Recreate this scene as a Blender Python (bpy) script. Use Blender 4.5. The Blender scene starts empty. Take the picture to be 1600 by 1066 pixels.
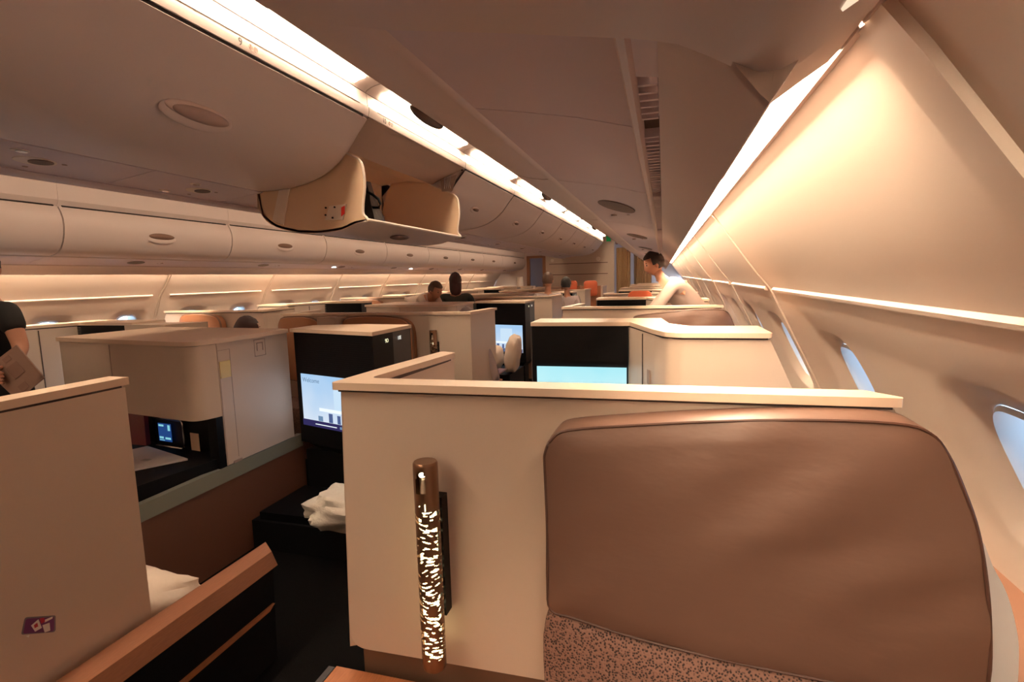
import bpy, bmesh, math, random
from mathutils import Vector, Matrix, noise
random.seed(4)
SC = bpy.context.scene
COL = SC.collection
# ------------------------------------------------------------------ camera
cam_d = bpy.data.cameras.new('camera')
cam_d.sensor_width = 36.0
cam_d.lens = 830.0 / 1600.0 * 36.0
cam_d.clip_start = 0.01
cam = bpy.data.objects.new('camera', cam_d)
cx_ = Vector((0.96208306, 0.27149385, -0.02621606))
cy_ = Vector((-0.00703761, 0.12079175, 0.99265292))
cz_ = Vector((0.27266585, -0.95483006, 0.11812237))
M = Matrix((cx_, cy_, cz_)).transposed().to_4x4()
M.translation = Vector((0, 0, 1.5))
cam.matrix_world = M
COL.objects.link(cam)
SC.camera = cam
# ------------------------------------------------------------------ world, exposure, lamp strengths
SKY_STRENGTH = 6.0
COVE_R = 88.0       # light strips beside the windows
AISLE = 68.0        # light strips over the aisles
EXPOSURE = -0.1
w = bpy.data.worlds.new('sky'); SC.world = w; w.use_nodes = True
nt = w.node_tree; bg = nt.nodes['Background']
tc = nt.nodes.new('ShaderNodeTexCoord'); sx = nt.nodes.new('ShaderNodeSeparateXYZ')
rp = nt.nodes.new('ShaderNodeValToRGB')
rp.color_ramp.elements[0].position = 0.35; rp.color_ramp.elements[0].color = (0.58, 0.76, 0.96, 1)
rp.color_ramp.elements[1].position = 0.75; rp.color_ramp.elements[1].color = (0.50, 0.72, 1.0, 1)
mp = nt.nodes.new('ShaderNodeMapRange'); mp.inputs[1].default_value = -1; mp.inputs[2].default_value = 1
nt.links.new(tc.outputs['Generated'], sx.inputs[0]); nt.links.new(sx.outputs['Z'], mp.inputs[0])
nt.links.new(mp.outputs[0], rp.inputs[0]); nt.links.new(rp.outputs[0], bg.inputs[0])
bg.inputs[1].default_value = SKY_STRENGTH
SC.view_settings.view_transform = 'Standard'; SC.view_settings.look = 'None'
SC.view_settings.exposure = EXPOSURE; SC.view_settings.gamma = 1.0
SC.view_settings.use_curve_mapping = False
SC.cycles.max_bounces = 10; SC.cycles.diffuse_bounces = 7; SC.cycles.glossy_bounces = 4
SC.cycles.transparent_max_bounces = 12
SC.cycles.sample_clamp_indirect = 6.0
SC.cycles.caustics_reflective = False; SC.cycles.caustics_refractive = False
WARM = (1.0, 0.76, 0.52)

# ------------------------------------------------------------------ materials
MATS = {}
def mat(name, color, rough=0.5, metal=0.0, bump=0.0, scale=200.0, spec=0.5, coat=0.0, var=0.0, stretch=None):
    if name in MATS: return MATS[name]
    m = bpy.data.materials.new(name); m.use_nodes = True
    n = m.node_tree.nodes; L = m.node_tree.links; b = n['Principled BSDF']
    b.inputs['Base Color'].default_value = (*color, 1); b.inputs['Roughness'].default_value = rough
    b.inputs['Metallic'].default_value = metal; b.inputs['Specular IOR Level'].default_value = spec
    b.inputs['Coat Weight'].default_value = coat
    if bump > 0 or var > 0:
        t = n.new('ShaderNodeTexCoord'); z = n.new('ShaderNodeTexNoise'); z.inputs['Scale'].default_value = scale
        z.inputs['Detail'].default_value = 3
        src = t.outputs['Object']
        if stretch:
            mm = n.new('ShaderNodeMapping'); mm.inputs['Scale'].default_value = stretch
            L.new(src, mm.inputs[0]); src = mm.outputs[0]
        L.new(src, z.inputs['Vector'])
        if bump > 0:
            bp = n.new('ShaderNodeBump'); bp.inputs['Strength'].default_value = bump; bp.inputs['Distance'].default_value = 0.01
            L.new(z.outputs['Fac'], bp.inputs['Height']); L.new(bp.outputs[0], b.inputs['Normal'])
        if var > 0:
            mx = n.new('ShaderNodeMixRGB'); mx.inputs[1].default_value = (*[c * (1 - var) for c in color], 1)
            mx.inputs[2].default_value = (*[min(1, c * (1 + var)) for c in color], 1)
            L.new(z.outputs['Fac'], mx.inputs[0]); L.new(mx.outputs[0], b.inputs['Base Color'])
    MATS[name] = m
    return m
def emis(name, color, strength):
    if name in MATS: return MATS[name]
    m = bpy.data.materials.new(name); m.use_nodes = True
    n = m.node_tree.nodes; n.remove(n['Principled BSDF'])
    e = n.new('ShaderNodeEmission'); e.inputs[0].default_value = (*color, 1); e.inputs[1].default_value = strength
    m.node_tree.links.new(e.outputs[0], n['Material Output'].inputs[0])
    MATS[name] = m
    return m
PLASTIC = mat('cabin_plastic', (0.74, 0.63, 0.59), 0.42, bump=0.05, scale=900, spec=0.4)
WALLP = mat('wall_plastic', (0.74, 0.64, 0.56), 0.38, bump=0.05, scale=900, spec=0.4)
CEIL = mat('ceiling_plastic', (0.72, 0.62, 0.66), 0.45, bump=0.05, scale=900, spec=0.4)
SHELL = mat('shell_cream', (0.66, 0.53, 0.43), 0.36, bump=0.06, scale=700, spec=0.4)
CAPM = mat('shell_cap', (0.80, 0.62, 0.48), 0.3, spec=0.5)
JOINT = mat('dark_joint', (0.05, 0.03, 0.025), 0.7)
BLACK = mat('black_gloss', (0.004, 0.004, 0.005), 0.4, spec=0.12)
BLACKM = mat('black_matt', (0.006, 0.006, 0.007), 0.6, spec=0.12)
CHAR = mat('charcoal_side', (0.030, 0.026, 0.028), 0.4)
LEATHER = mat('brown_leather', (0.135, 0.074, 0.054), 0.42, bump=0.25, scale=9, spec=0.45, var=0.06, stretch=(1, 1, 2.2))
LEATHER2 = mat('tan_leather', (0.33, 0.14, 0.065), 0.42, bump=0.1, scale=30)
FABRIC = None
PLINTH = mat('brown_plinth', (0.16, 0.085, 0.055), 0.45, bump=0.05, scale=300)
BROWNP = mat('brown_panel', (0.13, 0.058, 0.036), 0.45, bump=0.04, scale=200)
WOOD = mat('orange_wood', (0.46, 0.17, 0.07), 0.35, bump=0.05, scale=30, var=0.25, stretch=(8, 1, 8))
STRIP = mat('grey_green_strip', (0.20, 0.21, 0.17), 0.4)
CARPET = mat('dark_carpet', (0.0045, 0.0042, 0.0045), 0.95, spec=0.08, bump=0.6, scale=400, var=0.4)
RAILW = mat('rail_wood', (0.27, 0.115, 0.065), 0.33, bump=0.05, scale=30, var=0.2, stretch=(8, 1, 8))
BRONZE = mat('bronze', (0.23, 0.13, 0.08), 0.32, metal=0.75)
GOLD = mat('brass_latch', (0.85, 0.66, 0.30), 0.35, metal=0.15)
CHROME = mat('chrome', (0.6, 0.6, 0.6), 0.2, metal=1.0)
BED = mat('white_bedding', (0.72, 0.60, 0.50), 0.8, bump=0.5, scale=14)
PAPER = mat('white_card', (0.85, 0.80, 0.74), 0.6)
BURG = mat('burgundy_leather', (0.12, 0.012, 0.02), 0.45, bump=0.1, scale=60)
SLOT = mat('slot_dark', (0.02, 0.013, 0.012), 0.8)
OVAL = mat('oval_grille', (0.10, 0.062, 0.05), 0.6, bump=0.3, scale=900)
SKIN = mat('skin', (0.50, 0.24, 0.15), 0.5)
HAIR = mat('black_hair', (0.012, 0.008, 0.008), 0.5, bump=0.6, scale=60, stretch=(6, 6, 1))
HAIRR = mat('reddish_hair', (0.035, 0.008, 0.008), 0.5, bump=0.6, scale=60, stretch=(6, 6, 1))
WINRING = mat('window_ring', (0.62, 0.68, 0.72), 0.3)
DISH = mat('window_recess', (0.66, 0.60, 0.56), 0.4)
CURT = mat('beige_curtain', (0.60, 0.42, 0.24), 0.8, bump=0.2, scale=60, stretch=(8, 8, 1))
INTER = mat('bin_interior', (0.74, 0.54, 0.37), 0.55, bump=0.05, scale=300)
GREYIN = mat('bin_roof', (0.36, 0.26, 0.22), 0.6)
RIMM = mat('pale_rim', (0.85, 0.74, 0.64), 0.35)
INK = mat('dark_ink', (0.02, 0.010, 0.010), 0.6)
INK2 = mat('faint_ink', (0.30, 0.17, 0.13), 0.6)
def fabric_mat():
    m = mat('woven_fabric', (0.2, 0.11, 0.09), 0.85)
    n = m.node_tree.nodes; L = m.node_tree.links; b = n['Principled BSDF']
    t = n.new('ShaderNodeTexCoord'); v = n.new('ShaderNodeTexVoronoi'); v.inputs['Scale'].default_value = 170
    r = n.new('ShaderNodeValToRGB'); r.color_ramp.elements[0].position = 0.25; r.color_ramp.elements[0].color = (0.02, 0.012, 0.012, 1)
    r.color_ramp.elements[1].position = 0.55; r.color_ramp.elements[1].color = (0.24, 0.13, 0.10, 1)
    L.new(t.outputs['Object'], v.inputs['Vector']); L.new(v.outputs['Distance'], r.inputs[0]); L.new(r.outputs[0], b.inputs['Base Color'])
    bp = n.new('ShaderNodeBump'); bp.inputs['Strength'].default_value = 0.5; bp.inputs['Distance'].default_value = 0.003
    L.new(v.outputs['Distance'], bp.inputs['Height']); L.new(bp.outputs[0], b.inputs['Normal'])
    return m
FABRIC = fabric_mat()
def glass_mat():
    m = bpy.data.materials.new('window_glass'); m.use_nodes = True
    n = m.node_tree.nodes; L = m.node_tree.links; n.remove(n['Principled BSDF'])
    a = n.new('ShaderNodeBsdfTransparent'); g = n.new('ShaderNodeBsdfGlossy'); g.inputs['Roughness'].default_value = 0.05
    a.inputs[0].default_value = (0.93, 0.96, 0.97, 1)
    x = n.new('ShaderNodeMixShader'); x.inputs[0].default_value = 0.06
    L.new(a.outputs[0], x.inputs[1]); L.new(g.outputs[0], x.inputs[2]); L.new(x.outputs[0], n['Material Output'].inputs[0])
    return m
GLASS = glass_mat()
def screen_mat(name, top, bottom, s, z0, z1):
    m = bpy.data.materials.new(name); m.use_nodes = True
    n = m.node_tree.nodes; L = m.node_tree.links; n.remove(n['Principled BSDF'])
    e = n.new('ShaderNodeEmission'); e.inputs[1].default_value = s
    t = n.new('ShaderNodeTexCoord'); sp = n.new('ShaderNodeSeparateXYZ'); mr = n.new('ShaderNodeMapRange')
    mr.inputs[1].default_value = z0; mr.inputs[2].default_value = z1
    r = n.new('ShaderNodeValToRGB'); r.color_ramp.elements[0].color = (*bottom, 1); r.color_ramp.elements[1].color = (*top, 1)
    nz = n.new('ShaderNodeTexNoise'); nz.inputs['Scale'].default_value = 6; nz.inputs['Detail'].default_value = 1
    ad = n.new('ShaderNodeMath'); ad.operation = 'MULTIPLY_ADD'; ad.inputs[1].default_value = 0.7; ad.inputs[2].default_value = -0.35
    a2 = n.new('ShaderNodeMath'); a2.operation = 'ADD'
    L.new(t.outputs['Object'], sp.inputs[0]); L.new(sp.outputs['Z'], mr.inputs[0]); L.new(t.outputs['Object'], nz.inputs['Vector'])
    L.new(nz.outputs['Fac'], ad.inputs[0]); L.new(ad.outputs[0], a2.inputs[0]); L.new(mr.outputs[0], a2.inputs[1])
    L.new(a2.outputs[0], r.inputs[0]); L.new(r.outputs[0], e.inputs[0]); L.new(e.outputs[0], n['Material Output'].inputs[0])
    return m
SCR_A = screen_mat('screen_welcome', (0.42, 0.66, 0.95), (0.75, 0.85, 0.98), 1.0, .62, .94)
SCR_B = screen_mat('screen_sea', (0.40, 0.80, 0.88), (0.70, 0.93, 0.93), 1.15, .62, .95)

ORD = ['nearest', 'second', 'third', 'fourth', 'fifth', 'sixth', 'seventh', 'eighth', 'ninth', 'tenth', 'eleventh', 'twelfth', 'thirteenth', 'fourteenth', 'fifteenth']
# ------------------------------------------------------------------ object helpers
TF = [lambda p: p]
def mirror_tf(p): return (-4.9 - p[0], p[1], p[2])
def base_of(o):
    v = Vector((0, 0, 0))
    while o is not None: v = v + o.location; o = o.parent
    return v
def link(name, me, m, parent=None, smooth=False, base=None, **props):
    if m is not None and not me.materials: me.materials.append(m)
    o = bpy.data.objects.new(name, me); COL.objects.link(o)
    b = Vector(base) if base else (base_of(parent) if parent is not None else None)
    if parent is None and b is None:
        # origin at the middle of the base
        if len(me.vertices):
            xs = [v.co.x for v in me.vertices]; ys = [v.co.y for v in me.vertices]; zs = [v.co.z for v in me.vertices]
            b = Vector(((min(xs) + max(xs)) / 2, (min(ys) + max(ys)) / 2, min(zs)))
        else: b = Vector((0, 0, 0))
    me.transform(Matrix.Translation(-b))
    if parent is not None: o.parent = parent
    else: o.location = b
    if smooth:
        for p in me.polygons: p.use_smooth = True
        try: me.set_sharp_from_angle(angle=math.radians(40))
        except Exception: pass
    for k, v in props.items(): o[k] = v
    return o
def fin(bm, name, m, parent=None, smooth=False, bevel=0.0, recalc=True, **props):
    if bevel > 0:
        es = [e for e in bm.edges if len(e.link_faces) == 2 and e.calc_face_angle(0) > 0.45]
        bmesh.ops.bevel(bm, geom=es, offset=bevel, segments=2, affect='EDGES', clamp_overlap=True, profile=0.5)
    for v in bm.verts: v.co = Vector(TF[0](tuple(v.co)))
    if recalc: bmesh.ops.recalc_face_normals(bm, faces=bm.faces)
    me = bpy.data.meshes.new(name); bm.to_mesh(me); bm.free()
    return link(name, me, m, parent, smooth or bevel > 0, **props)
def thing(name, label, cat, loc, group=None, kind=None):
    o = bpy.data.objects.new(name, None); COL.objects.link(o); o.location = Vector(TF[0](loc)); o.empty_display_size = .1
    o['label'] = label
    if cat: o['category'] = cat
    if group: o['group'] = group
    if kind: o['kind'] = kind
    return o
def copy_tree(o, parent=None):
    c = o.copy(); COL.objects.link(c); c.parent = parent
    for ch in [x for x in bpy.data.objects if x.parent == o]: copy_tree(ch, c)
    return c
def prism_z(bm, poly, z0, z1):
    a = [bm.verts.new((x, y, z0)) for x, y in poly]; b = [bm.verts.new((x, y, z1)) for x, y in poly]
    n = len(poly)
    bm.faces.new(a); bm.faces.new(b)
    for i in range(n): bm.faces.new((a[i], a[(i + 1) % n], b[(i + 1) % n], b[i]))
def prism_y(bm, prof, y0, y1):
    a = [bm.verts.new((x, y0, z)) for x, z in prof]; b = [bm.verts.new((x, y1, z)) for x, z in prof]
    n = len(prof)
    bm.faces.new(a); bm.faces.new(b)
    for i in range(n): bm.faces.new((a[i], a[(i + 1) % n], b[(i + 1) % n], b[i]))
def sheet_y(bm, prof, y0, y1, th=0.006, side=1):
    """open profile (x,z) made into a thin solid band along Y"""
    nrm = []
    for i in range(len(prof)):
        p = Vector(prof[max(i - 1, 0)]); q = Vector(prof[min(i + 1, len(prof) - 1)])
        d = (q - p).normalized(); nrm.append(Vector((-d.y, d.x)) * th * side)
    back = [(p[0] + n.x, p[1] + n.y) for p, n in zip(prof, nrm)]
    prism_strip(bm, prof, back, y0, y1)
def prism_strip(bm, A, B, y0, y1):
    n = len(A)
    a0 = [bm.verts.new((x, y0, z)) for x, z in A]; a1 = [bm.verts.new((x, y1, z)) for x, z in A]
    b0 = [bm.verts.new((x, y0, z)) for x, z in B]; b1 = [bm.verts.new((x, y1, z)) for x, z in B]
    for i in range(n - 1):
        bm.faces.new((a0[i], a0[i + 1], a1[i + 1], a1[i])); bm.faces.new((b0[i], b1[i], b1[i + 1], b0[i + 1]))
        bm.faces.new((a0[i], b0[i], b0[i + 1], a0[i + 1])); bm.faces.new((a1[i], a1[i + 1], b1[i + 1], b1[i]))
    bm.faces.new((a0[0], a1[0], b1[0], b0[0])); bm.faces.new((a0[-1], b0[-1], b1[-1], a1[-1]))
def box(bm, x0, x1, y0, y1, z0, z1):
    prism_z(bm, [(x0, y0), (x1, y0), (x1, y1), (x0, y1)], z0, z1)
def hexa(bm, p8):
    """8 points: bottom loop 4, top loop 4"""
    v = [bm.verts.new(p) for p in p8]
    for f in ((0, 1, 2, 3), (4, 5, 6, 7), (0, 1, 5, 4), (1, 2, 6, 5), (2, 3, 7, 6), (3, 0, 4, 7)): bm.faces.new([v[i] for i in f])
def slab(bm, quad, th):
    """thick quad: 4 3-D points pushed along their normal"""
    q = [Vector(p) for p in quad]; n = (q[1] - q[0]).cross(q[3] - q[0]).normalized() * th
    hexa(bm, [tuple(p) for p in q] + [tuple(p + n) for p in q])
def ellipsoid(bm, c, r, rot=None, seg=20, ring=12):
    mt = Matrix.Translation(c)
    if rot is not None: mt = mt @ rot
    bmesh.ops.create_uvsphere(bm, u_segments=seg, v_segments=ring, radius=1.0, matrix=mt @ Matrix.Diagonal((*r, 1)))
def cyl(bm, c, r, h, axis='Z', seg=24, r2=None):
    rot = {'Z': Matrix.Identity(4), 'X': Matrix.Rotation(math.pi / 2, 4, 'Y'), 'Y': Matrix.Rotation(math.pi / 2, 4, 'X')}[axis]
    bmesh.ops.create_cone(bm, cap_ends=True, segments=seg, radius1=r, radius2=r if r2 is None else r2, depth=h, matrix=Matrix.Translation(c) @ rot)
def tube(bm, pts, r, seg=8, closed=False):
    pts = [Vector(p) for p in pts]; n = len(pts); rings = []
    for i, p in enumerate(pts):
        a = pts[(i - 1) % n] if (closed or i > 0) else p; b = pts[(i + 1) % n] if (closed or i < n - 1) else p
        d = (b - a).normalized(); up = Vector((0, 0, 1)) if abs(d.z) < 0.9 else Vector((1, 0, 0))
        s = d.cross(up).normalized(); t = s.cross(d)
        rings.append([bm.verts.new(p + s * r * math.cos(2 * math.pi * k / seg) + t * r * math.sin(2 * math.pi * k / seg)) for k in range(seg)])
    for i in range(n if closed else n - 1):
        A, B = rings[i], rings[(i + 1) % n]
        for k in range(seg): bm.faces.new((A[k], A[(k + 1) % seg], B[(k + 1) % seg], B[k]))
    if not closed: bm.faces.new(rings[0]); bm.faces.new(rings[-1])
def smooth_loop(pts, per=4):
    out = []; n = len(pts)
    for i in range(n):
        p0, p1, p2, p3 = (Vector(pts[(i + k - 1) % n]) for k in range(4))
        for j in range(per):
            t = j / per
            out.append(0.5 * ((2 * p1) + (-p0 + p2) * t + (2 * p0 - 5 * p1 + 4 * p2 - p3) * t * t + (-p0 + 3 * p1 - 3 * p2 + p3) * t ** 3))
    return out
def round_poly(pts, rads, seg=6):
    """2-D polygon with rounded corners; rads per vertex"""
    out = []; n = len(pts)
    for i in range(n):
        p = Vector(pts[i]); a = Vector(pts[i - 1]) - p; b = Vector(pts[(i + 1) % n]) - p; r = rads[i] if isinstance(rads, (list, tuple)) else rads
        if r <= 0: out.append(tuple(p)); continue
        ang = a.angle(b); d = min(r / math.tan(ang / 2), a.length * .49, b.length * .49)
        p1 = p + a.normalized() * d; p2 = p + b.normalized() * d
        for k in range(seg + 1):
            t = k / seg; out.append(tuple((1 - t) ** 2 * p1 + 2 * t * (1 - t) * p + t * t * p2))
    return out
def pad(bm, loop, yb, yf, puff=0.03, rings=6, shear=None):
    """cushion: xz outline loop, back plane yb, rim at yf, bulging towards -Y by puff"""
    c = sum((Vector(p) for p in loop), Vector((0, 0))) / len(loop)
    R = []
    def ring(s, y):
        vs = []
        for p in loop:
            q = c + (Vector(p) - c) * s
            vs.append(bm.verts.new((q.x, y + (shear(q.x, q.y) if shear else 0), q.y)))
        R.append(vs)
    ring(1.0, yb); ring(1.0, yf); ring(0.988, yf - 0.35 * puff)
    for k in range(1, rings + 1):
        s = 1 - k / (rings + 1); ring(0.975 * s + 0.0, yf - puff * (0.5 + 0.5 * math.cos(math.pi / 2 * s * 1.0) ** 0.6 * 1.0))
    cv = bm.verts.new((c.x, yf - puff + (shear(c.x, c.y) if shear else 0), c.y))
    n = len(loop)
    for A, B in zip(R, R[1:]):
        for i in range(n): bm.faces.new((A[i], A[(i + 1) % n], B[(i + 1) % n], B[i]))
    for i in range(n): bm.faces.new((R[-1][i], R[-1][(i + 1) % n], cv))
    bm.faces.new(R[0])
def text(name, s, size, loc, ux, uy, m, parent, **props):
    cu = bpy.data.curves.new(name, 'FONT'); cu.body = s; cu.size = size; cu.extrude = 0.0004; cu.align_x = 'LEFT'
    o = bpy.data.objects.new(name, cu); COL.objects.link(o)
    dg = bpy.context.evaluated_depsgraph_get(); me = bpy.data.meshes.new_from_object(o.evaluated_get(dg))
    bpy.data.objects.remove(o); bpy.data.curves.remove(cu)
    ux = Vector(ux).normalized(); uy = Vector(uy); uy = (uy - ux * uy.dot(ux)).normalized(); uz = ux.cross(uy)
    mt = Matrix((ux, uy, uz)).transposed().to_4x4(); mt.translation = Vector(loc); me.transform(mt)
    me.materials.clear()
    return link(name, me, m, parent, **props)

# ================================================================== SETTING
YB, YE = -6.0, 19.5
# floor
bm = bmesh.new(); box(bm, -6.2, 1.3, YB, YE, -0.06, 0)
fin(bm, 'floor', CARPET, kind='structure', label='dark carpet of the cabin floor and aisles')
# ceiling skin (closed over both sides)
bm = bmesh.new(); box(bm, -5.3, .4, YB, YE, 2.70, 2.74)
fin(bm, 'ceiling', CEIL, kind='structure', label='pale cabin ceiling above the bins')
for n_ in (6, 7):
    TF[0] = mirror_tf if n_ == 7 else (lambda p: p)
    bm = bmesh.new(); sheet_y(bm, [(1.0, 1.62), (.55, 1.84), (.36, 1.93), (.33, 2.2), (.33, 2.72)], YB, YE, 0.03, side=-1)
    fin(bm, 'trim_%d' % n_, CEIL, smooth=True, kind='structure', label='%s side closure between wall top and ceiling' % ('right', 'left')[n_ - 6])
TF[0] = lambda p: p
# end walls
bm = bmesh.new(); box(bm, -6.3, 1.4, YB - .05, YB, -0.05, 2.8)
fin(bm, 'wall_front', SHELL, kind='structure', label='plain cabin end wall behind the viewer')
bm = bmesh.new(); box(bm, -6.3, 1.4, YE, YE + .05, -0.05, 2.8)
fin(bm, 'wall_back', PLASTIC, kind='structure', label='plain cabin end wall behind the curtains')

# ---- side walls: separate panels with window recesses
WALL_UP = [(.246, 1.807), (.290, 1.75), (.374, 1.63), (.470, 1.495), (.54, 1.41)]
DIRV = Vector((.22, -.46)).normalized()      # down the window band in (x,z)
NRM = Vector((-DIRV.y, DIRV.x))              # outwards (+x,+z)
W0 = Vector((.54, 1.41))
SLEN = .84
def wpt(y, s, d=0.0):
    p = W0 + DIRV * s + NRM * d
    return (p.x, y, p.y)
def superell(cy, cs, a, b, n=44, e=3.4):
    out = []
    for k in range(n):
        t = 2 * math.pi * k / n; c, s = math.cos(t), math.sin(t)
        out.append((cy + a * abs(c) ** (2 / e) * (1 if c > 0 else -1), cs + b * abs(s) ** (2 / e) * (1 if s > 0 else -1)))
    return out
def make_wall(side, ribs, wins):
    nm = 'wall_' + side
    bm = bmesh.new()
    sheet_y(bm, [(p[0] + .03, p[1] + .02) for p in WALL_UP], YB, YE, .01, side=1)
    lo = W0 + DIRV * SLEN
    sheet_y(bm, [(lo.x + .02, lo.y + .06), (lo.x + .03, lo.y - .1), (1.02, 0.25), (1.02, -.04)], YB, YE, .01, side=1)
    wall = fin(bm, nm, WALLP, kind='structure', label='pale sloping cabin side wall, %s of the picture' % side)
    wn = 0
    for y0, y1 in zip(ribs, ribs[1:]):
        bm = bmesh.new()
        a, b = y0 + .006, y1 - .006
        up = [[bm.verts.new((x, y, z)) for y in (a, b)] for x, z in WALL_UP]
        for i in range(len(up) - 1): bm.faces.new((up[i][0], up[i][1], up[i + 1][1], up[i + 1][0]))
        mine = [c for c in wins if y0 < c < y1]
        edges = []
        oc = [(a, 0), (b, 0), (b, SLEN), (a, SLEN)]
        ov = [up[-1][0], up[-1][1]] + [bm.verts.new(wpt(y, s)) for y, s in oc[2:]]
        for i in range(4):
            e = bm.edges.get((ov[i], ov[(i + 1) % 4])) or bm.edges.new((ov[i], ov[(i + 1) % 4])); edges.append(e)
        loops = []
        for c in mine:
            lp = [bm.verts.new(wpt(y, s)) for y, s in superell(c, .41, .27, .25)]
            for i in range(len(lp)): edges.append(bm.edges.new((lp[i], lp[(i + 1) % len(lp)])))
            loops.append((c, lp))
        bmesh.ops.triangle_fill(bm, use_beauty=True, use_dissolve=False, edges=edges, normal=(1, 0, 0))
        for c, lp in loops:
            prev = lp
            for aa, bb, dd in ((.235, .235, .006), (.155, .205, .03), (.128, .182, .045)):
                cur = [bm.verts.new(wpt(y, s, dd)) for y, s in superell(c, .41 + (.0 if dd < .01 else .015), aa, bb)]
                for i in range(len(lp)): bm.faces.new((prev[i], prev[(i + 1) % len(lp)], cur[(i + 1) % len(lp)], cur[i]))
                prev = cur
        # bottom flange
        lowr = [bm.verts.new((lo.x + .01, y, lo.y - .14)) for y in (a, b)]
        bm.faces.new((ov[3], ov[2], lowr[1], lowr[0]))
        bmesh.ops.recalc_face_normals(bm, faces=bm.faces)
        fin(bm, 'panel', WALLP, wall, smooth=True)
        bm = bmesh.new(); prism_y(bm, [(.250, 1.813), (.229, 1.797), (.2305, 1.7935), (.2540, 1.8085)], a, b)
        fin(bm, 'top_flange', PLASTIC, wall)
        # moulded ledge
        bm = bmesh.new()
        p = W0
        prof = [(p.x - .004, p.y + .012), (p.x - .016, p.y - .002), (p.x - .010, p.y - .012), (p.x + .008, p.y - .014), (p.x + .008, p.y + .0)]
        prism_y(bm, prof, a + .10, b - .10)
        fin(bm, 'ledge', WALLP, wall, bevel=.002)
        for c in mine:
            wn += 1
            t = thing('window_%d' % (wn + (0 if side == 'right' else 20)), '', None, wpt(c, .42, .06), kind='structure')
            t['label'] = '%s oval cabin window along the %s wall, counted from the viewer' % (ORD[wn - 1], side)
            bm = bmesh.new()
            rs = [superell(c, .425, .129, .183), superell(c, .425, .120, .174), superell(c, .425, .112, .165), superell(c, .425, .098, .148)]
            ds = [.043, .034, .050, .135]
            vv = [[bm.verts.new(wpt(y, s, d)) for y, s in r] for r, d in zip(rs, ds)]
            for A, B in zip(vv, vv[1:]):
                for i in range(len(A)): bm.faces.new((A[i], A[(i + 1) % len(A)], B[(i + 1) % len(A)], B[i]))
            fin(bm, 'window_frame', WINRING, t, smooth=True)
            bm = bmesh.new(); bm.faces.new([bm.verts.new(wpt(y, s, .115)) for y, s in superell(c, .425, .104, .154)])
            fin(bm, 'pane', GLASS, t)
    for y in ribs[1:-1]:
        bm = bmesh.new()
        pr = WALL_UP + [tuple(W0 + DIRV * SLEN)]
        if side == 'right' and y < 1:
            sheet_y(bm, pr, y - .045, y + .03, .014, side=-1)
        else:
            for dy in (-.016, .010): sheet_y(bm, pr, y + dy, y + dy + .007, .004, side=-1)
        fin(bm, 'rib', WALLP, wall, bevel=.0012)
        bm = bmesh.new(); sheet_y(bm, pr, y - .03, y + .03, .006, side=1); fin(bm, 'joint_backing', WALLP, wall)  # unseen strip added behind the joint to keep sky light out
    return wall
RIBS_R = [YB, .78, 3.04, 4.70, 6.36, 8.02, 9.68, 11.34, 13.0, 14.66, 17.3]
WIN_R = [.20, 1.27, 2.30, 3.42, 4.36, 5.25, 6.05, 6.9, 7.7, 8.5, 9.3, 10.2, 11.0]
make_wall('right', RIBS_R, WIN_R)
TF[0] = mirror_tf
RIBS_L = [YB, -.28, 1.38, 3.06, 4.70, 6.36, 8.02, 9.68, 11.34, 13.0, 14.66, 17.3]
WIN_L = [1.9, 2.7, 3.62, 4.40, 5.2, 6.0, 6.86, 7.66, 8.5, 9.2, 10.1, 10.85]
make_wall('left', RIBS_L, WIN_L)
TF[0] = lambda p: p

# ---- side bins with service panels and light strips
LIP = (.077, 1.627)
UNDER_LIP = [(-.006, 1.700), (.02, 1.688), (.05, 1.66), (.070, 1.634), LIP, (.084, 1.640), (.095, 1.70), (.10, 1.86)]
FACE = [(-.283, 1.763), (-.318, 1.764), (-.36, 1.772), (-.40, 1.787), (-.435, 1.815), (-.465, 1.86), (-.487, 1.92), (-.497, 1.98), (-.495, 2.04), (-.48, 2.09), (-.455, 2.135)]
def side_bins(side, bounds, right):
    nb = 0
    for y0, y1 in zip(bounds, bounds[1:]):
        yc = (y0 + y1) / 2
        if nb >= 12: break
        lab = '%s closed side overhead bin above the %s window seats' % (ORD[nb], side)
        t = thing('overhead_bin', lab, 'overhead bin', (-.3, yc, 1.76), group='side overhead bins on the %s' % side)
        bm = bmesh.new(); sheet_y(bm, FACE, y0 + .006, y1 - .006, .02, side=-1)
        fin(bm, 'door', PLASTIC, t, smooth=True)
        bm = bmesh.new()
        prism_y(bm, [(-.455, 2.15), (-.47, 2.18), (-.47, 2.30), (-.40, 2.42), (.05, 2.42), (.09, 2.2), (.09, 1.9), (-.24, 1.80), (-.43, 2.1)], y0 + .001, y1 - .001)
        fin(bm, 'housing', PLASTIC, t, bevel=.0)
        bm = bmesh.new(); prism_y(bm, [(-.462, 2.137), (-.44, 2.151), (-.43, 2.13), (-.45, 2.12)], y0 + .03, y1 - .03)
        fin(bm, 'gap_seal', SLOT, t)
        hy = {0: yc}.get(nb, yc)
        rot = Matrix.Rotation(math.radians(-35), 4, 'Y')
        bm = bmesh.new()
        if right: ellipsoid(bm, (-.428, hy, 1.803), (.016, .068, .012), Matrix.Rotation(math.radians(45), 4, 'Y'))
        else: ellipsoid(bm, (-.496, hy, 1.955), (.010, .13, .028))
        fin(bm, 'handle', OVAL if right else PLINTH, t, smooth=True)
        if not right:
            bm = bmesh.new(); ellipsoid(bm, (-.489, hy, 1.935), (.010, .15, .045)); fin(bm, 'recess', PLASTIC, t, smooth=True)
        nb += 1
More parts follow.
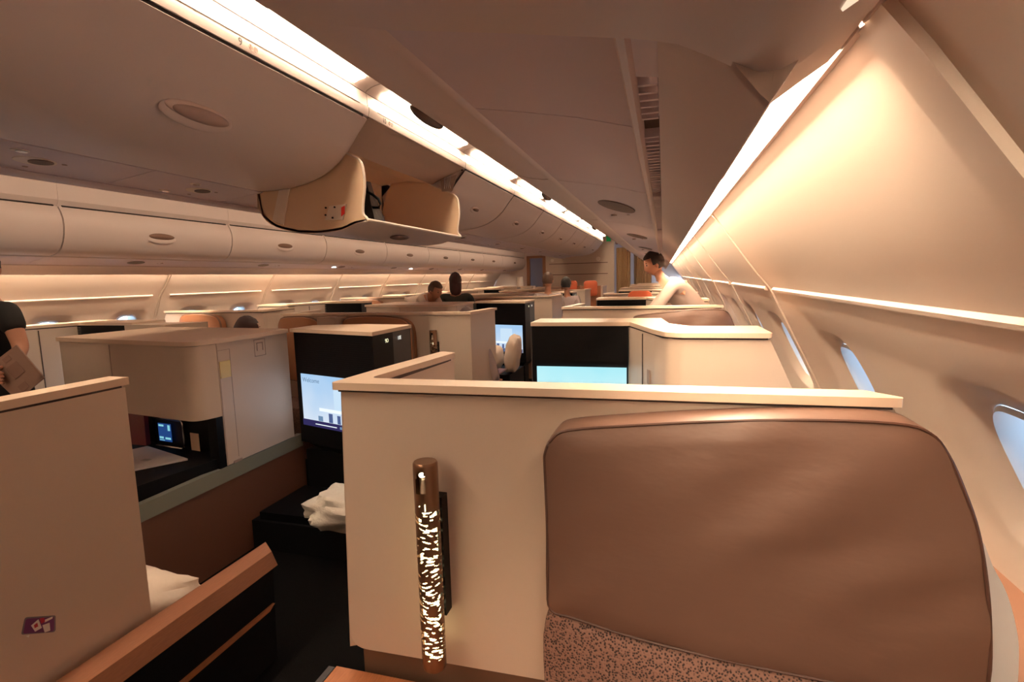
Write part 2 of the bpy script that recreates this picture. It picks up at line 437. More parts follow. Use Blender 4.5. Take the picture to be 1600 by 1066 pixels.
def service_panels(side, bounds, right):
    n = 0
    for y0, y1 in zip(bounds, bounds[1:]):
        yc = (y0 + y1) / 2
        names = ['nearest', 'second', 'third', 'fourth', 'fifth', 'sixth', 'seventh', 'eighth', 'ninth', 'tenth', 'eleventh', 'twelfth']
        if n >= 12: break
        t = thing('service_panel', '%s service panel under the %s side bins, with slotted air grille' % (names[n], side), 'service panel', (-.15, yc, 1.73), group='service panels under the %s side bins' % side)
        bm = bmesh.new(); sheet_y(bm, [(-.279, 1.758), (-.20, 1.744), (-.12, 1.728), (-.045, 1.708), (-.040, 1.703)], y0 + .002, y1 - .002, .008, side=1)
        fin(bm, 'panel', CEIL, t, smooth=True)
        bm = bmesh.new(); prism_y(bm, [(-.300, 1.764), (-.294, 1.756), (-.284, 1.7545), (-.276, 1.7585), (-.276, 1.766)], y0, y1); fin(bm, 'edge_bead', PLASTIC, t, bevel=.0015)
        # ridge beside the grille
        bm = bmesh.new(); sheet_y(bm, [(-.043, 1.706), (-.040, 1.698), (-.033, 1.697), (-.029, 1.704), (-.028, 1.72)], y0, y1, .003, side=1)
        fin(bm, 'ridge', PLASTIC, t, smooth=True)
        # grille recess and its slats
        bm = bmesh.new(); sheet_y(bm, [(-.029, 1.722), (-.007, 1.718)], (max(y0, .60) if right else y0), y1, .004, side=1)
        if right and y1 < .9: sheet_y(bm, [(-.03, 1.706), (-.004, 1.702)], y0, min(y1, .60), .004, side=1)
        fin(bm, 'grille_recess', CEIL if (right and y1 < .9) else OVAL, t)
        bm = bmesh.new()
        k = max(y0 + .05, .62) if right else y0 + .05
        while k < y1 - .04:
            box(bm, -.028, -.007, k, k + .006, 1.703, 1.716); k += .026 if right else .05
        s = fin(bm, 'grille_slats', CEIL, t); s['kind'] = 'stuff'
        if right and yc < 1.6:
            n += 1; continue
        ov = (1.90 - yc) if (right and abs(yc - 1.9) < .6) else 0
        bm = bmesh.new()
        mt = Matrix.Translation((-.155, yc + ov, 1.7335)) @ Matrix.Rotation(math.radians(13), 4, 'Y') @ Matrix.Rotation(math.radians(-6), 4, 'Z') @ Matrix.Diagonal((.060 if right else .05, .14 if right else .085, 1, 1))
        bmesh.ops.create_cone(bm, cap_ends=True, segments=32, radius1=1, radius2=1, depth=.004, matrix=mt)
        fin(bm, 'speaker_grille', OVAL, t)
        for dx in (-.03, .03):
            bm = bmesh.new(); cyl(bm, (-.155 + dx, yc + ov + .24, 1.732), .011, .006)
            fin(bm, 'reading_light', GREYIN, t)
        n += 1
BR = [-6.0, .46, 1.46, 2.60, 4.38, 6.04, 7.70, 9.36, 11.02, 12.68, 14.34, 17.3]
BL = [-6.0, -.28, 1.38, 3.05, 4.71, 6.37, 8.03, 9.69, 11.35, 13.01, 14.67, 17.3]
side_bins('right', BR, True)
service_panels('right', [-6.0, .16, .8, 1.45, 2.6, 4.2, 5.8, 7.4, 9.0, 11, 13, 15, 17.3], True)
TF[0] = mirror_tf
side_bins('left', BL, False)
service_panels('left', [-6.0, -.28, 1.38, 3.05, 4.71, 6.37, 8.03, 9.69, 11.35, 13.01, 14.67, 17.3], False)
TF[0] = lambda p: p
# valance under the side bins (continuous lip)
def valance(n, side):
    bm = bmesh.new(); sheet_y(bm, UNDER_LIP, .46, 17.3, .006, side=1)
    fin(bm, 'trim_%d' % n, PLASTIC, smooth=True, kind='structure', label='%s valance lip running below the side bins and hiding the wash light' % side)
valance(1, 'right')
TF[0] = mirror_tf
bm = bmesh.new(); sheet_y(bm, UNDER_LIP, YB, 17.3, .006, side=1)
fin(bm, 'trim_2', PLASTIC, smooth=True, kind='structure', label='left valance lip running below the side bins and hiding the wash light')
TF[0] = lambda p: p
# near rounded end of the right bin row, with its own lower lip
bm = bmesh.new()
near = [(-.47, 1.92), (-.455, 1.86), (-.425, 1.808), (-.375, 1.768), (-.315, 1.745), (-.25, 1.730), (-.13, 1.710), (-.02, 1.690), (.01, 1.682), (.035, 1.669), (.055, 1.657), (.070, 1.650), (.083, 1.650), (.10, 1.657), (.12, 1.671), (.145, 1.687), (.150, 1.70), (.148, 1.74), (.14, 1.81)]
sheet_y(bm, near, YB, .47, .012, side=1)
fin(bm, 'trim_3', PLASTIC, smooth=True, kind='structure', label='nearest rounded section of bin underside above the viewer')
bm = bmesh.new()
sheet_y(bm, [(.077, 1.629), (.085, 1.638), (.10, 1.662), (.144, 1.735), (.184, 1.762), (.215, 1.782), (.232, 1.80)], .46, .86, .008, side=1)
prism_y(bm, [(-.006, 1.70), (.02, 1.688), (.05, 1.66), (.070, 1.634), (.077, 1.627), (.085, 1.638), (.10, 1.662), (.144, 1.735), (.184, 1.762), (.215, 1.782), (.232, 1.80), (.1, 1.81)], .461, .474)
fin(bm, 'trim_4', PLASTIC, smooth=True, kind='structure', label='curved bridge piece between two window light strips')
bm = bmesh.new(); sheet_y(bm, [(.106, 1.6585), (.128, 1.672), (.150, 1.683)], -1.0, .395, .002, side=1)
fin(bm, 'light_strip', emis('pale_strip', (1, .72, .50), 1.15), label='short pale light strip end in the top right corner of the picture', category='light strip')

# light strips beside the windows
LW = emis('window_wash_light', WARM, COVE_R)
def wash(side, bounds):
    n = 0
    for y0, y1 in zip(bounds, bounds[1:]):
        t = thing('light_strip', '%s warm wash light strip above the %s windows' % (ORD[n], side), 'light strip', (.2, (y0 + y1) / 2, 1.85), group='wash light strips above the %s windows' % side)
        bm = bmesh.new(); sheet_y(bm, [(.16, 1.825), (.22, 1.850), (.29, 1.856)], y0 + .012, y1 - .012, .006, side=-1)
        fin(bm, 'diffuser', LW, t)
        bm = bmesh.new(); sheet_y(bm, [(.100, 1.845), (.15, 1.89), (.32, 1.89), (.33, 1.79)], y0 + .002, y1 - .002, .006, side=1)
        fin(bm, 'housing', PLASTIC, t)
        n += 1
wash('right', [-6.0, -4.18, -2.52, -.86, .80, 3.04, 4.70, 6.36, 8.02, 9.68, 11.34, 13.0, 14.66, 17.2])
TF[0] = mirror_tf
wash('left', [-6.0, -3.6, -1.94, -.28, 1.38, 3.06, 4.70, 6.36, 8.02, 9.68, 11.34, 13.0, 14.66, 15.8])
TF[0] = lambda p: p

# ---- centre bins
CPROF = [(-1.739, 2.482), (-1.765, 2.45), (-1.801, 2.410), (-1.845, 2.355), (-1.889, 2.300), (-1.95, 2.246), (-2.012, 2.204), (-2.07, 2.174), (-2.133, 2.150), (-2.22, 2.128), (-2.32, 2.112), (-2.44, 2.106), (-2.553, 2.107)]
def bulge(p): return p
CB = [-6.0, .8, 3.02, 4.68, 6.34, 8.0, 9.66, 11.32, 12.98, 14.64, 16.3]
VAL = [(-1.735, 2.500), (-1.728, 2.53), (-1.728, 2.552), (-1.736, 2.560), (-1.74, 2.62), (-1.745, 2.635)]
def place_text9(t, s, y):
    text('row_number', s, .046, (-1.7265, y, 2.507), (0, 1, 0), (0, 0, 1), INK, t)
for i, (y0, y1) in enumerate(zip(CB, CB[1:])):
    # valance (fascia) thing per bin
    op = (i == 2)
    yc = (y0 + y1) / 2
    where = ['nearest huge closed centre bin, just above and behind the viewer', 'large closed cream centre bin with the row number 9 above it', 'open centre bin with its tray lowered and a black bag inside'] + ['closed centre overhead bin, %s one beyond the open bin' % o for o in ('first', 'second', 'third', 'fourth', 'fifth', 'sixth', 'seventh')]
    t = thing('overhead_bin', where[i], 'overhead bin', (-2.2, yc, 2.1), group='centre overhead bins')
    bm = bmesh.new()
    prism_y(bm, [VAL[0], VAL[1], VAL[2], VAL[3], VAL[4], VAL[5], (-1.80, 2.64), (-1.80, 2.50)], y0 + .004, y1 - .004)
    vz = fin(bm, 'valance', PLASTIC, t, bevel=.003)
    bm = bmesh.new(); box(bm, -1.7275, -1.7262, y0 + .10, y1 - .10, 2.548, 2.5515); fin(bm, 'groove_line', JOINT, vz)
    if not op:
        bm = bmesh.new(); sheet_y(bm, CPROF, y0 + .008, y1 - .008, .02, side=-1)
        dr = fin(bm, 'door', PLASTIC, t, smooth=True)
        bm = bmesh.new(); prism_y(bm, [(-1.742, 2.486), (-1.742, 2.499), (-1.79, 2.499), (-1.79, 2.486)], y0 + .04, y1 - .05); fin(bm, 'gap_seal', SLOT, t)
        for e0, e1 in ((y0 + .008, y0 + .022), (y1 - .022, y1 - .008)):
            bm = bmesh.new(); prism_y(bm, CPROF + [(-2.60, 2.30), (-2.4, 2.48)], e0, e1); fin(bm, 'end_cheek', PLASTIC, t)
        hy = 1.96 if i == 1 else (yc if i > 2 else -.3)
        tang = Vector((-1.889 + 1.801, 2.300 - 2.410)).normalized()
        ang = math.atan2(-tang.y, tang.x) - math.pi / 2
        rot = Matrix.Rotation(math.radians(-38), 4, 'Y')
        L_ = .175 if i < 3 else .10
        bm = bmesh.new(); ellipsoid(bm, (-1.958, hy, 2.234), (.012, L_ * 1.08, .060 if i < 3 else .035), Matrix.Rotation(math.radians(40), 4, 'Y'), 32, 16); fin(bm, 'handle_recess', PLASTIC, t, smooth=True)
        bm = bmesh.new(); ellipsoid(bm, (-1.945, hy, 2.246), (.022, L_, .040 if i < 3 else .026), Matrix.Rotation(math.radians(40), 4, 'Y'), 32, 16); h = fin(bm, 'handle', mat('handle_rim', (.72, .58, .53), .35), t, smooth=True)
        bm = bmesh.new(); ellipsoid(bm, (-1.940, hy + .005, 2.238), (.0215, L_ * .86, .034 if i < 3 else .02), Matrix.Rotation(math.radians(40), 4, 'Y'), 32, 16); fin(bm, 'grip', PLINTH if i > 2 else mat('grip_mauve', (.34, .235, .21), .4), h, smooth=True)
    else:
        a, b = y0 + .015, y1 - .015
        cheek = smooth_loop([(-2.60, 2.10), (-2.575, 1.95), (-2.47, 1.875), (-2.30, 1.832), (-2.13, 1.822), (-1.98, 1.835), (-1.88, 1.868), (-1.80, 1.880), (-1.80, 1.90), (-1.822, 1.925), (-1.818, 1.99), (-1.80, 2.09), (-1.805, 2.20), (-1.83, 2.255), (-1.90, 2.295), (-2.2, 2.42), (-2.45, 2.44)], 3)
        cheek = [tuple(p) for p in cheek]
        for k, (e0, e1) in enumerate(((a, a + .012), (b - .012, b))):
            bm = bmesh.new(); prism_y(bm, cheek, e0, e1)
            ck = fin(bm, 'tray_cheek', INTER, t)
            rim = cheek[20:46]
            bm = bmesh.new(); tube(bm, [(x, (e0 + e1) / 2, z) for x, z in rim], .009, 6); fin(bm, 'rim', RIMM, ck, smooth=True)
        under = [(-2.60, 2.10), (-2.575, 1.95), (-2.47, 1.875), (-2.30, 1.832), (-2.13, 1.822), (-1.98, 1.835), (-1.88, 1.868), (-1.80, 1.878)]
        bm = bmesh.new(); sheet_y(bm, under, a, b, .014, side=1); tr = fin(bm, 'tray', PLASTIC, t, smooth=True)
        bm = bmesh.new(); tube(bm, [(-1.80, a, 1.888), (-1.80, b, 1.888)], .011, 8); fin(bm, 'lip', RIMM, tr, smooth=True)
        bm = bmesh.new(); ellipsoid(bm, (-1.97, yc - .05, 1.833), (.05, .13, .014), Matrix.Rotation(math.radians(-10), 4, 'Y')); fin(bm, 'handle', OVAL, t, smooth=True)
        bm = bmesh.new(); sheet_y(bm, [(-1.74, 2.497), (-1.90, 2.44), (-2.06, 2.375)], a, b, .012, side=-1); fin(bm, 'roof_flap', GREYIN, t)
        bm = bmesh.new(); sheet_y(bm, [(-2.06, 2.378), (-2.30, 2.42), (-2.58, 2.40), (-2.60, 2.0)], a, b, .012, side=-1); fin(bm, 'back_panel', INTER, t)
        # hinge mechanism plates on the near cheek (outer side) and far support bracket
        bm = bmesh.new(); slab(bm, [(-2.49, a - .001, 1.92), (-2.41, a - .001, 1.885), (-2.34, a - .001, 2.12), (-2.41, a - .001, 2.14)], .012); fin(bm, 'hinge_plate', RIMM, t, bevel=.002)
        bm = bmesh.new(); slab(bm, [(-2.09, a - .001, 1.90), (-1.96, a - .001, 1.895), (-1.93, a - .001, 1.99), (-2.05, a - .001, 1.985)], .014); lp = fin(bm, 'latch_plate', RIMM, t, bevel=.002)
        bm = bmesh.new(); slab(bm, [(-1.965, a - .016, 1.915), (-1.94, a - .016, 1.93), (-1.935, a - .016, 1.98), (-1.96, a - .016, 1.97)], .004); fin(bm, 'red_tab', mat('red_tab', (.7, .03, .02), .4), lp, label='red tab')
        for sx_, sz_ in ((-2.075, 1.975), (-2.08, 1.93), (-2.01, 1.975), (-2.03, 1.91)):
            bm = bmesh.new(); cyl(bm, (sx_, a - .017, sz_), .006, .006, 'Y', 12); fin(bm, 'screw', INK, lp)
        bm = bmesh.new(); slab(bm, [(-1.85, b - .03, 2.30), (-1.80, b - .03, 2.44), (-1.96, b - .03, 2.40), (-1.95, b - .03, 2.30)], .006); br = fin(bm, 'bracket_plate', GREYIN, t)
        bm = bmesh.new()
        for q in range(4): tube(bm, [(-1.86 - .02 * q, b - .045, 2.42), (-1.87 - .015 * q, b - .045, 2.36 + .01 * (q % 2)), (-1.86 - .02 * q, b - .045, 2.32)], .004, 6)
        fin(bm, 'gas_strut', CHROME, br, smooth=True)
    if i in (1, 2): place_text9(vz, {1: '9', 2: '10'}[i], {1: 1.975, 2: 3.18}[i])
    if i in (1, 2):
        bm = bmesh.new()
        yy = 2.045 if i == 1 else 3.27
        for q in range(2):
            tube(bm, [(-1.7262, yy + .03 * q + .011 * math.cos(2 * math.pi * j / 12), 2.522 + .012 * math.sin(2 * math.pi * j / 12)) for j in range(12)], .0012, 4, True)
        box(bm, -1.7268, -1.7258, yy - .002, yy + .002, 2.51, 2.535)
        fin(bm, 'no_smoking_symbol', INK2, vz)
# bin backs and left-hand face of the centre row (continuous structure)
bm = bmesh.new()
sheet_y(bm, [(-1.80, 2.655), (-1.84, 2.62), (-2.9, 2.62), (-3.16, 2.635)], -6.0, 16.3, .02, side=-1)
fin(bm, 'trim_5', PLASTIC, kind='structure', label='top rail the centre overhead bins hang from')
LB = [-6.0, 1.38, 3.04, 4.70, 6.36, 8.02, 9.68, 11.34, 13.0, 16.3]
for i, (y0, y1) in enumerate(zip(LB, LB[1:])):
    bm = bmesh.new(); sheet_y(bm, [(-3.0, 2.055), (-3.10, 2.12), (-3.16, 2.3), (-3.16, 2.48), (-3.16, 2.63)], y0 + .004, y1 - .004, .02, side=-1)
    fin(bm, 'overhead_bin', PLASTIC, smooth=True, label='centre-row bin facing the left aisle, %s from the viewer' % (ORD[i]), category='overhead bin', group='left-facing centre bins')
# underside service panels of the centre row
for i, (y0, y1) in enumerate(zip([-1.4, -.3, .8, 1.3, 2.4, 3.02], [-.3, .8, 1.3, 2.4, 3.02, 4.68][:6])):
    pass
def upt(x): return 2.104 - (-x - 2.56) * .12   # underside height
US = [-6.0, .2, 1.28, 2.25, 3.02, 4.68, 6.34, 8.0, 9.66, 11.32, 13.0, 16.3]
for i, (y0, y1) in enumerate(zip(US, US[1:])):
    yc = (y0 + y1) / 2
    t = thing('service_panel', '%s reading-light panel under the centre overhead bins' % ORD[i], 'service panel', (-2.75, yc, 2.07), group='service panels under the centre bins')
    bm = bmesh.new(); sheet_y(bm, [(-2.558, 2.104), (-2.62, 2.097), (-2.90, 2.063)], y0 + .003, y1 - .003, .01, side=-1); fin(bm, 'panel', CEIL, t)
    bm = bmesh.new(); sheet_y(bm, [(-2.902, 2.066), (-2.91, 2.058), (-2.935, 2.054), (-2.945, 2.062), (-3.0, 2.055), (-3.02, 2.07)], y0, y1, .01, side=1); fin(bm, 'edge_rail', CEIL, t, smooth=True)
    cy = {2: 1.83, 3: 2.78, 4: 3.9}.get(i, yc)
    if i == 3: cy = 2.72
    cy = min(max(cy, y0 + .2), y1 - .12)
    def disc(x, y, rx, ry, nm, m, par, dz=.0, hgt=.006):
        bm = bmesh.new()
        mt = Matrix.Translation((x, y, upt(x) + .0005 - dz)) @ Matrix.Rotation(math.radians(-7), 4, 'Y') @ Matrix.Diagonal((rx, ry, 1, 1))
        bmesh.ops.create_cone(bm, cap_ends=True, segments=28, radius1=1, radius2=1, depth=hgt, matrix=mt); return fin(bm, nm, m, par)
    d = disc(-2.74, cy - .02, .052, .085, 'speaker_bezel', RIMM, t)
    disc(-2.735, cy, .036, .05, 'speaker_grille', OVAL, d, .003)
    for (x, y) in ((-2.64, cy - .14), (-2.85, cy - .16)):
        d = disc(x, y, .02, .035, 'reading_light', RIMM, t); disc(x, y + .005, .013, .022, 'lens', CHROME, d, .003)
    for (x, y) in ((-2.72, cy + .09), (-2.84, cy + .0)):
        disc(x, y, .006, .012, 'screw_cap', GREYIN, t)
# bright reading lights that are switched on
def spot(x, y, z, r, lab):
    bm = bmesh.new(); cyl(bm, (x, y, z), r, .008, 'Z', 16)
    fin(bm, 'reading_light', emis('spot_on', (1, .97, .9), 12), label=lab, category='reading light')
spot(-2.62, 5.6, 2.089, .035, 'lit white reading light under the centre bins, just past the open bin')
spot(-4.78, 7.05, 1.728, .035, 'lit white reading light under the left side bins, left of the dark-haired standing person')
spot(-4.78, 9.6, 1.728, .04, 'lit white reading light under the left side bins, right of the dark-haired standing person')

# aisle light strips: diffuser between fascia and ceiling, divided at every bin joint
AL = emis('aisle_light', WARM, AISLE)
AL2 = emis('aisle_light_left', WARM, AISLE * .38)
def aisle(side, bounds):
    for n, (y0, y1) in enumerate(zip(bounds, bounds[1:])):
        t = thing('light_strip', '%s warm light strip over the %s aisle, on top of the centre bins' % (ORD[n], side), 'light strip', (-1.7, (y0 + y1) / 2, 2.66), group='light strips over the %s aisle' % side)
        bm = bmesh.new(); sheet_y(bm, [(-1.724, 2.652), (-1.695, 2.6635), (-1.655, 2.6695)], y0 + .15, y1 - .15, .004, side=-1)
        fin(bm, 'diffuser', AL if side == 'right' else AL2, t, smooth=True)
        bm = bmesh.new(); sheet_y(bm, [(-1.745, 2.640), (-1.736, 2.651), (-1.70, 2.667), (-1.662, 2.675), (-1.62, 2.68), (-1.50, 2.67), (-1.40, 2.65), (-1.2, 2.69)], y0 + .004, y1 - .004, .006, side=1)
        fin(bm, 'trough', PLASTIC, t, smooth=True)
aisle('right', [-6.0, -4.8, -3.1, -1.4, .8, 3.02, 4.68, 6.34, 8.0, 9.66, 11.32, 12.98, 14.64, 16.3])
TF[0] = mirror_tf
aisle('left', [-6.0, -4.8, -3.1, -1.4, 1.38, 3.04, 4.70, 6.36, 8.02, 9.68, 11.34, 13.0, 14.66, 15.9])
TF[0] = lambda p: p

# black bag in the open bin
t = thing('handbag', 'black handbag with a looped handle lying in the open overhead bin', 'bag', (-2.05, 3.3, 1.86))
bm = bmesh.new()
hexa(bm, [(-2.20, 3.36, 1.865), (-1.92, 3.36, 1.875), (-1.93, 3.56, 1.875), (-2.20, 3.56, 1.865), (-2.16, 3.38, 2.19), (-1.985, 3.38, 2.19), (-2.0, 3.46, 2.20), (-2.16, 3.46, 2.20)])
bmesh.ops.subdivide_edges(bm, edges=bm.edges[:], cuts=3, use_grid_fill=True)
for v in bm.verts: v.co += Vector((noise.noise(v.co * 9), noise.noise(v.co * 9 + Vector((5, 0, 0))), 0)) * .012
fin(bm, 'bag_body', mat('bag_black', (.008, .008, .008), .4, bump=.4, scale=25), t, smooth=True)
bm = bmesh.new(); tube(bm, [(-1.985, 3.38, 2.12), (-1.945, 3.38, 2.10), (-1.90, 3.38, 2.065), (-1.885, 3.38, 2.03), (-1.90, 3.38, 2.008), (-1.94, 3.38, 2.01), (-1.975, 3.38, 2.02)], .010, 8)
fin(bm, 'handle', BLACK, t, smooth=True)

# ---- far monument wall with doorway, curtains
YM = 17.3
t = thing('wall_far', 'pale cross wall at the far end of the cabin with a grey doorway', None, (-3.2, YM, 0), kind='structure')
bm = bmesh.new()
box(bm, -5.9, -4.32, YM, YM + .08, 0, 2.7); fin(bm, 'left_panel', PLASTIC, t)
bm = bmesh.new(); box(bm, -3.76, -1.49, YM, YM + .08, 0, 2.7); fin(bm, 'right_panel', SHELL, t)
bm = bmesh.new(); box(bm, -4.32, -3.76, YM, YM + .08, 2.14, 2.7); fin(bm, 'lintel', PLASTIC, t)
bm = bmesh.new()
for (a, b, c, d) in ((-4.36, -4.26, 0, 2.18), (-3.82, -3.72, 0, 2.18), (-4.36, -3.72, 2.12, 2.2)): box(bm, a, b, YM - .02, YM + .1, c, d)
fin(bm, 'door_frame', LEATHER2, t)
bm = bmesh.new(); box(bm, -4.5, -3.6, YM + .5, YM + .55, 0, 2.3); fin(bm, 'grey_backdrop', mat('grey_panel', (.25, .22, .25), .5), t)
bm = bmesh.new()
for z in (1.9, 1.55): box(bm, -3.6, -1.7, YM - .012, YM, z, z + .02)
fin(bm, 'wall_moulding', BROWNP, t)
bm = bmesh.new(); cyl(bm, (-2.0, YM - .01, 2.03), .07, .02, 'Y'); fin(bm, 'round_vent', RIMM, t)
bm = bmesh.new(); cyl(bm, (-3.5, YM - .01, 2.03), .05, .02, 'Y'); fin(bm, 'round_vent', RIMM, t)
bm = bmesh.new(); cyl(bm, (-4.18, YM - 1.6, 1.38), .10, .28, 'Z', 24, .085); fin(bm, 'container', PAPER, None, smooth=True, label='white round container standing in the far doorway', category='container')
for n, (x0, x1, y, lab) in enumerate(((-1.42, -.98, 17.2, 'beige gathered curtain beside the far cross wall'), (-.90, -.35, 17.6, 'beige gathered curtain at the end of the right aisle, right of the other curtain'))):
    bm = bmesh.new(); pts = []
    N = 40
    for k in range(N + 1):
        x = x0 + (x1 - x0) * k / N; pts.append((x, y + .035 * math.sin(k * 1.5)))
    A = [bm.verts.new((x, yy, .0)) for x, yy in pts]; B = [bm.verts.new((x, yy, 2.35)) for x, yy in pts]
    for k in range(N): bm.faces.new((A[k], A[k + 1], B[k + 1], B[k]))
    fin(bm, 'curtain', CURT, smooth=True, label=lab, category='curtain')
bm = bmesh.new(); slab(bm, [(-1.50, 14.9, 2.69), (-1.38, 14.9, 2.69), (-1.38, 14.9, 2.42), (-1.50, 14.9, 2.42)], .03)
fin(bm, 'exit_sign', emis('green_sign', (.02, .22, .05), .5), label='small green exit sign at the far end of the aisle light strips', category='sign')
bm = bmesh.new(); box(bm, -.7, .35, 15.6, 16.0, 0, 1.25); fin(bm, 'cabinet', SHELL, bevel=.01, label='low cream cabinet by the curtains at the end of the right aisle', category='cabinet')

# ================================================================== SUITES
def slantx(x, z):    # right edges follow the sloping side wall
    return x + max(0.0, 1.22 - z) * .42
def partition(y0, lab, grp, sx=0.0):
    """window-side suite back wall: face towards the viewer at Y=y0, return panel along the aisle"""
    t = thing('suite_partition', lab, 'partition', (-.2, y0 + .03, 0), group=grp)
    bm = bmesh.new()
    pl = [(-.846, 1.205), (.470, 1.205), (slantx(.47, .9), .9), (slantx(.47, .72) + .01, .72), (.67, .44), (-.872, .44)]
    pl = round_poly(pl, [0, 0, .0, .0, .0, .05])
    a = [bm.verts.new((x, y0 + .0 + (.02 if x > -.2 else 0), z)) for x, z in pl]; b = [bm.verts.new((x, y0 + .06, z)) for x, z in pl]
    bm.faces.new(a); bm.faces.new(b)
    for i in range(len(pl)): bm.faces.new((a[i], a[(i + 1) % len(pl)], b[(i + 1) % len(pl)], b[i]))
    fin(bm, 'front_panel', SHELL, t, bevel=.003)
    cp = [(-.862, y0 - .028), (-.30, y0 - .018), (.478, y0 + .0), (.482, y0 + .012), (.43, y0 + .075), (-.30, y0 + .062), (-.79, y0 + .05), (-.735, y0 + .56), (-.80, y0 + .585), (-.845, y0 + .2)]
    cp = round_poly(cp, [.012, 0, .004, .006, .01, 0, .03, .01, .015, 0], 4)
    bm = bmesh.new(); prism_z(bm, cp, 1.212, 1.232); fin(bm, 'cap', CAPM, t, bevel=.005)
    bm = bmesh.new(); prism_z(bm, [(-.85, y0 - .012), (.465, y0 + .012), (.42, y0 + .05), (-.78, y0 + .05), (-.745, y0 + .54), (-.80, y0 + .57)], 1.204, 1.213); fin(bm, 'cap_joint', JOINT, t)
    bm = bmesh.new()
    hexa(bm, [(-.875, y0, .44), (-.82, y0 + .03, .44), (-.745, y0 + .56, .44), (-.81, y0 + .585, .44), (-.85, y0, 1.205), (-.80, y0 + .03, 1.205), (-.742, y0 + .56, 1.205), (-.80, y0 + .58, 1.205)])
    fin(bm, 'return_panel', SHELL, t, bevel=.003)
    bm = bmesh.new(); prism_z(bm, [(-.845, y0 + .022), (.62, y0 + .03), (.62, y0 + .12), (-.76, y0 + .12), (-.73, y0 + .54), (-.79, y0 + .56)], .0, .44); fin(bm, 'plinth', PLINTH, t, bevel=.004)
    return t
CUSH = [(-.263, 1.06), (-.262, 1.10), (-.245, 1.134), (-.205, 1.158), (-.05, 1.178), (.085, 1.192), (.265, 1.205), (.43, 1.206), (.49, 1.190), (.522, 1.150), (.553, 1.08), (.58, 1.00), (.60, .90), (.612, .80), (.616, .70), (.60, .625), (.50, .622), (.38, .640), (.158, .652), (-.045, .672), (-.20, .700), (-.255, .713), (-.262, .78), (-.260, .912)]
def seat(y0, lab, grp):
    t = thing('cabin_armchair', lab, 'armchair', (.2, y0 - .2, 0), group=grp)
    lp = [tuple(p) for p in smooth_loop(CUSH, 4)]
    bm = bmesh.new()
    pad(bm, lp, y0 + .0, y0 - .085, .035, 10)
    for v in bm.verts:
        x, y, z = v.co
        if y < y0 - .09:
            v.co.y += .006 * math.sin((x * .8 - z) * 26 + 2 * noise.noise(Vector((x * 3, z * 3, 0)))) * (0.3 + noise.noise(Vector((x * 2, 1, z * 4)))) 
    h = fin(bm, 'headrest', LEATHER, t, smooth=True)
    c = sum((Vector(p) for p in lp), Vector((0, 0))) / len(lp)
    bm = bmesh.new(); tube(bm, [((c + (Vector(p) - c) * 0.990).x, y0 - .097, (c + (Vector(p) - c) * 0.990).y) for p in lp], .0035, 6, True)
    fin(bm, 'piping', mat('dark_piping', (.07, .03, .02), .5), h, smooth=True)
    # woven back and seat cushion
    bm = bmesh.new()
    pad(bm, [tuple(p) for p in smooth_loop([(-.268, .68), (-.20, .69), (-.05, .665), (.158, .645), (.38, .63), (.60, .62), (.63, .5), (.62, .36), (.2, .35), (-.26, .36), (-.275, .5)], 3)], y0 + .0, y0 - .075, .03, 6)
    fin(bm, 'backrest', FABRIC, t, smooth=True)
    bm = bmesh.new(); hexa(bm, [(-.27, y0 - .62, .30), (.60, y0 - .62, .30), (.60, y0 - .10, .30), (-.27, y0 - .10, .30), (-.27, y0 - .62, .42), (.60, y0 - .62, .42), (.60, y0 - .10, .42), (-.27, y0 - .10, .42)])
    fin(bm, 'seat_cushion', FABRIC, t, bevel=.02)
    bm = bmesh.new(); box(bm, -.26, .58, y0 - .58, y0 - .02, 0, .30); fin(bm, 'seat_base', PLINTH, t)
    # side wing between cushion and wall, window light put into its pale colour
    bm = bmesh.new()
    wp = [tuple(p) for p in smooth_loop([(.60, .97), (.625, .915), (.652, .86), (.672, .79), (.680, .73), (.682, .62), (.676, .45), (.56, .45), (.56, .95)], 3)]
    prism_y(bm, wp, y0 - .055, y0 - .02); fin(bm, 'side_wing', mat('daylit_wing', (.66, .66, .68), .35), t, bevel=.004)
    return t
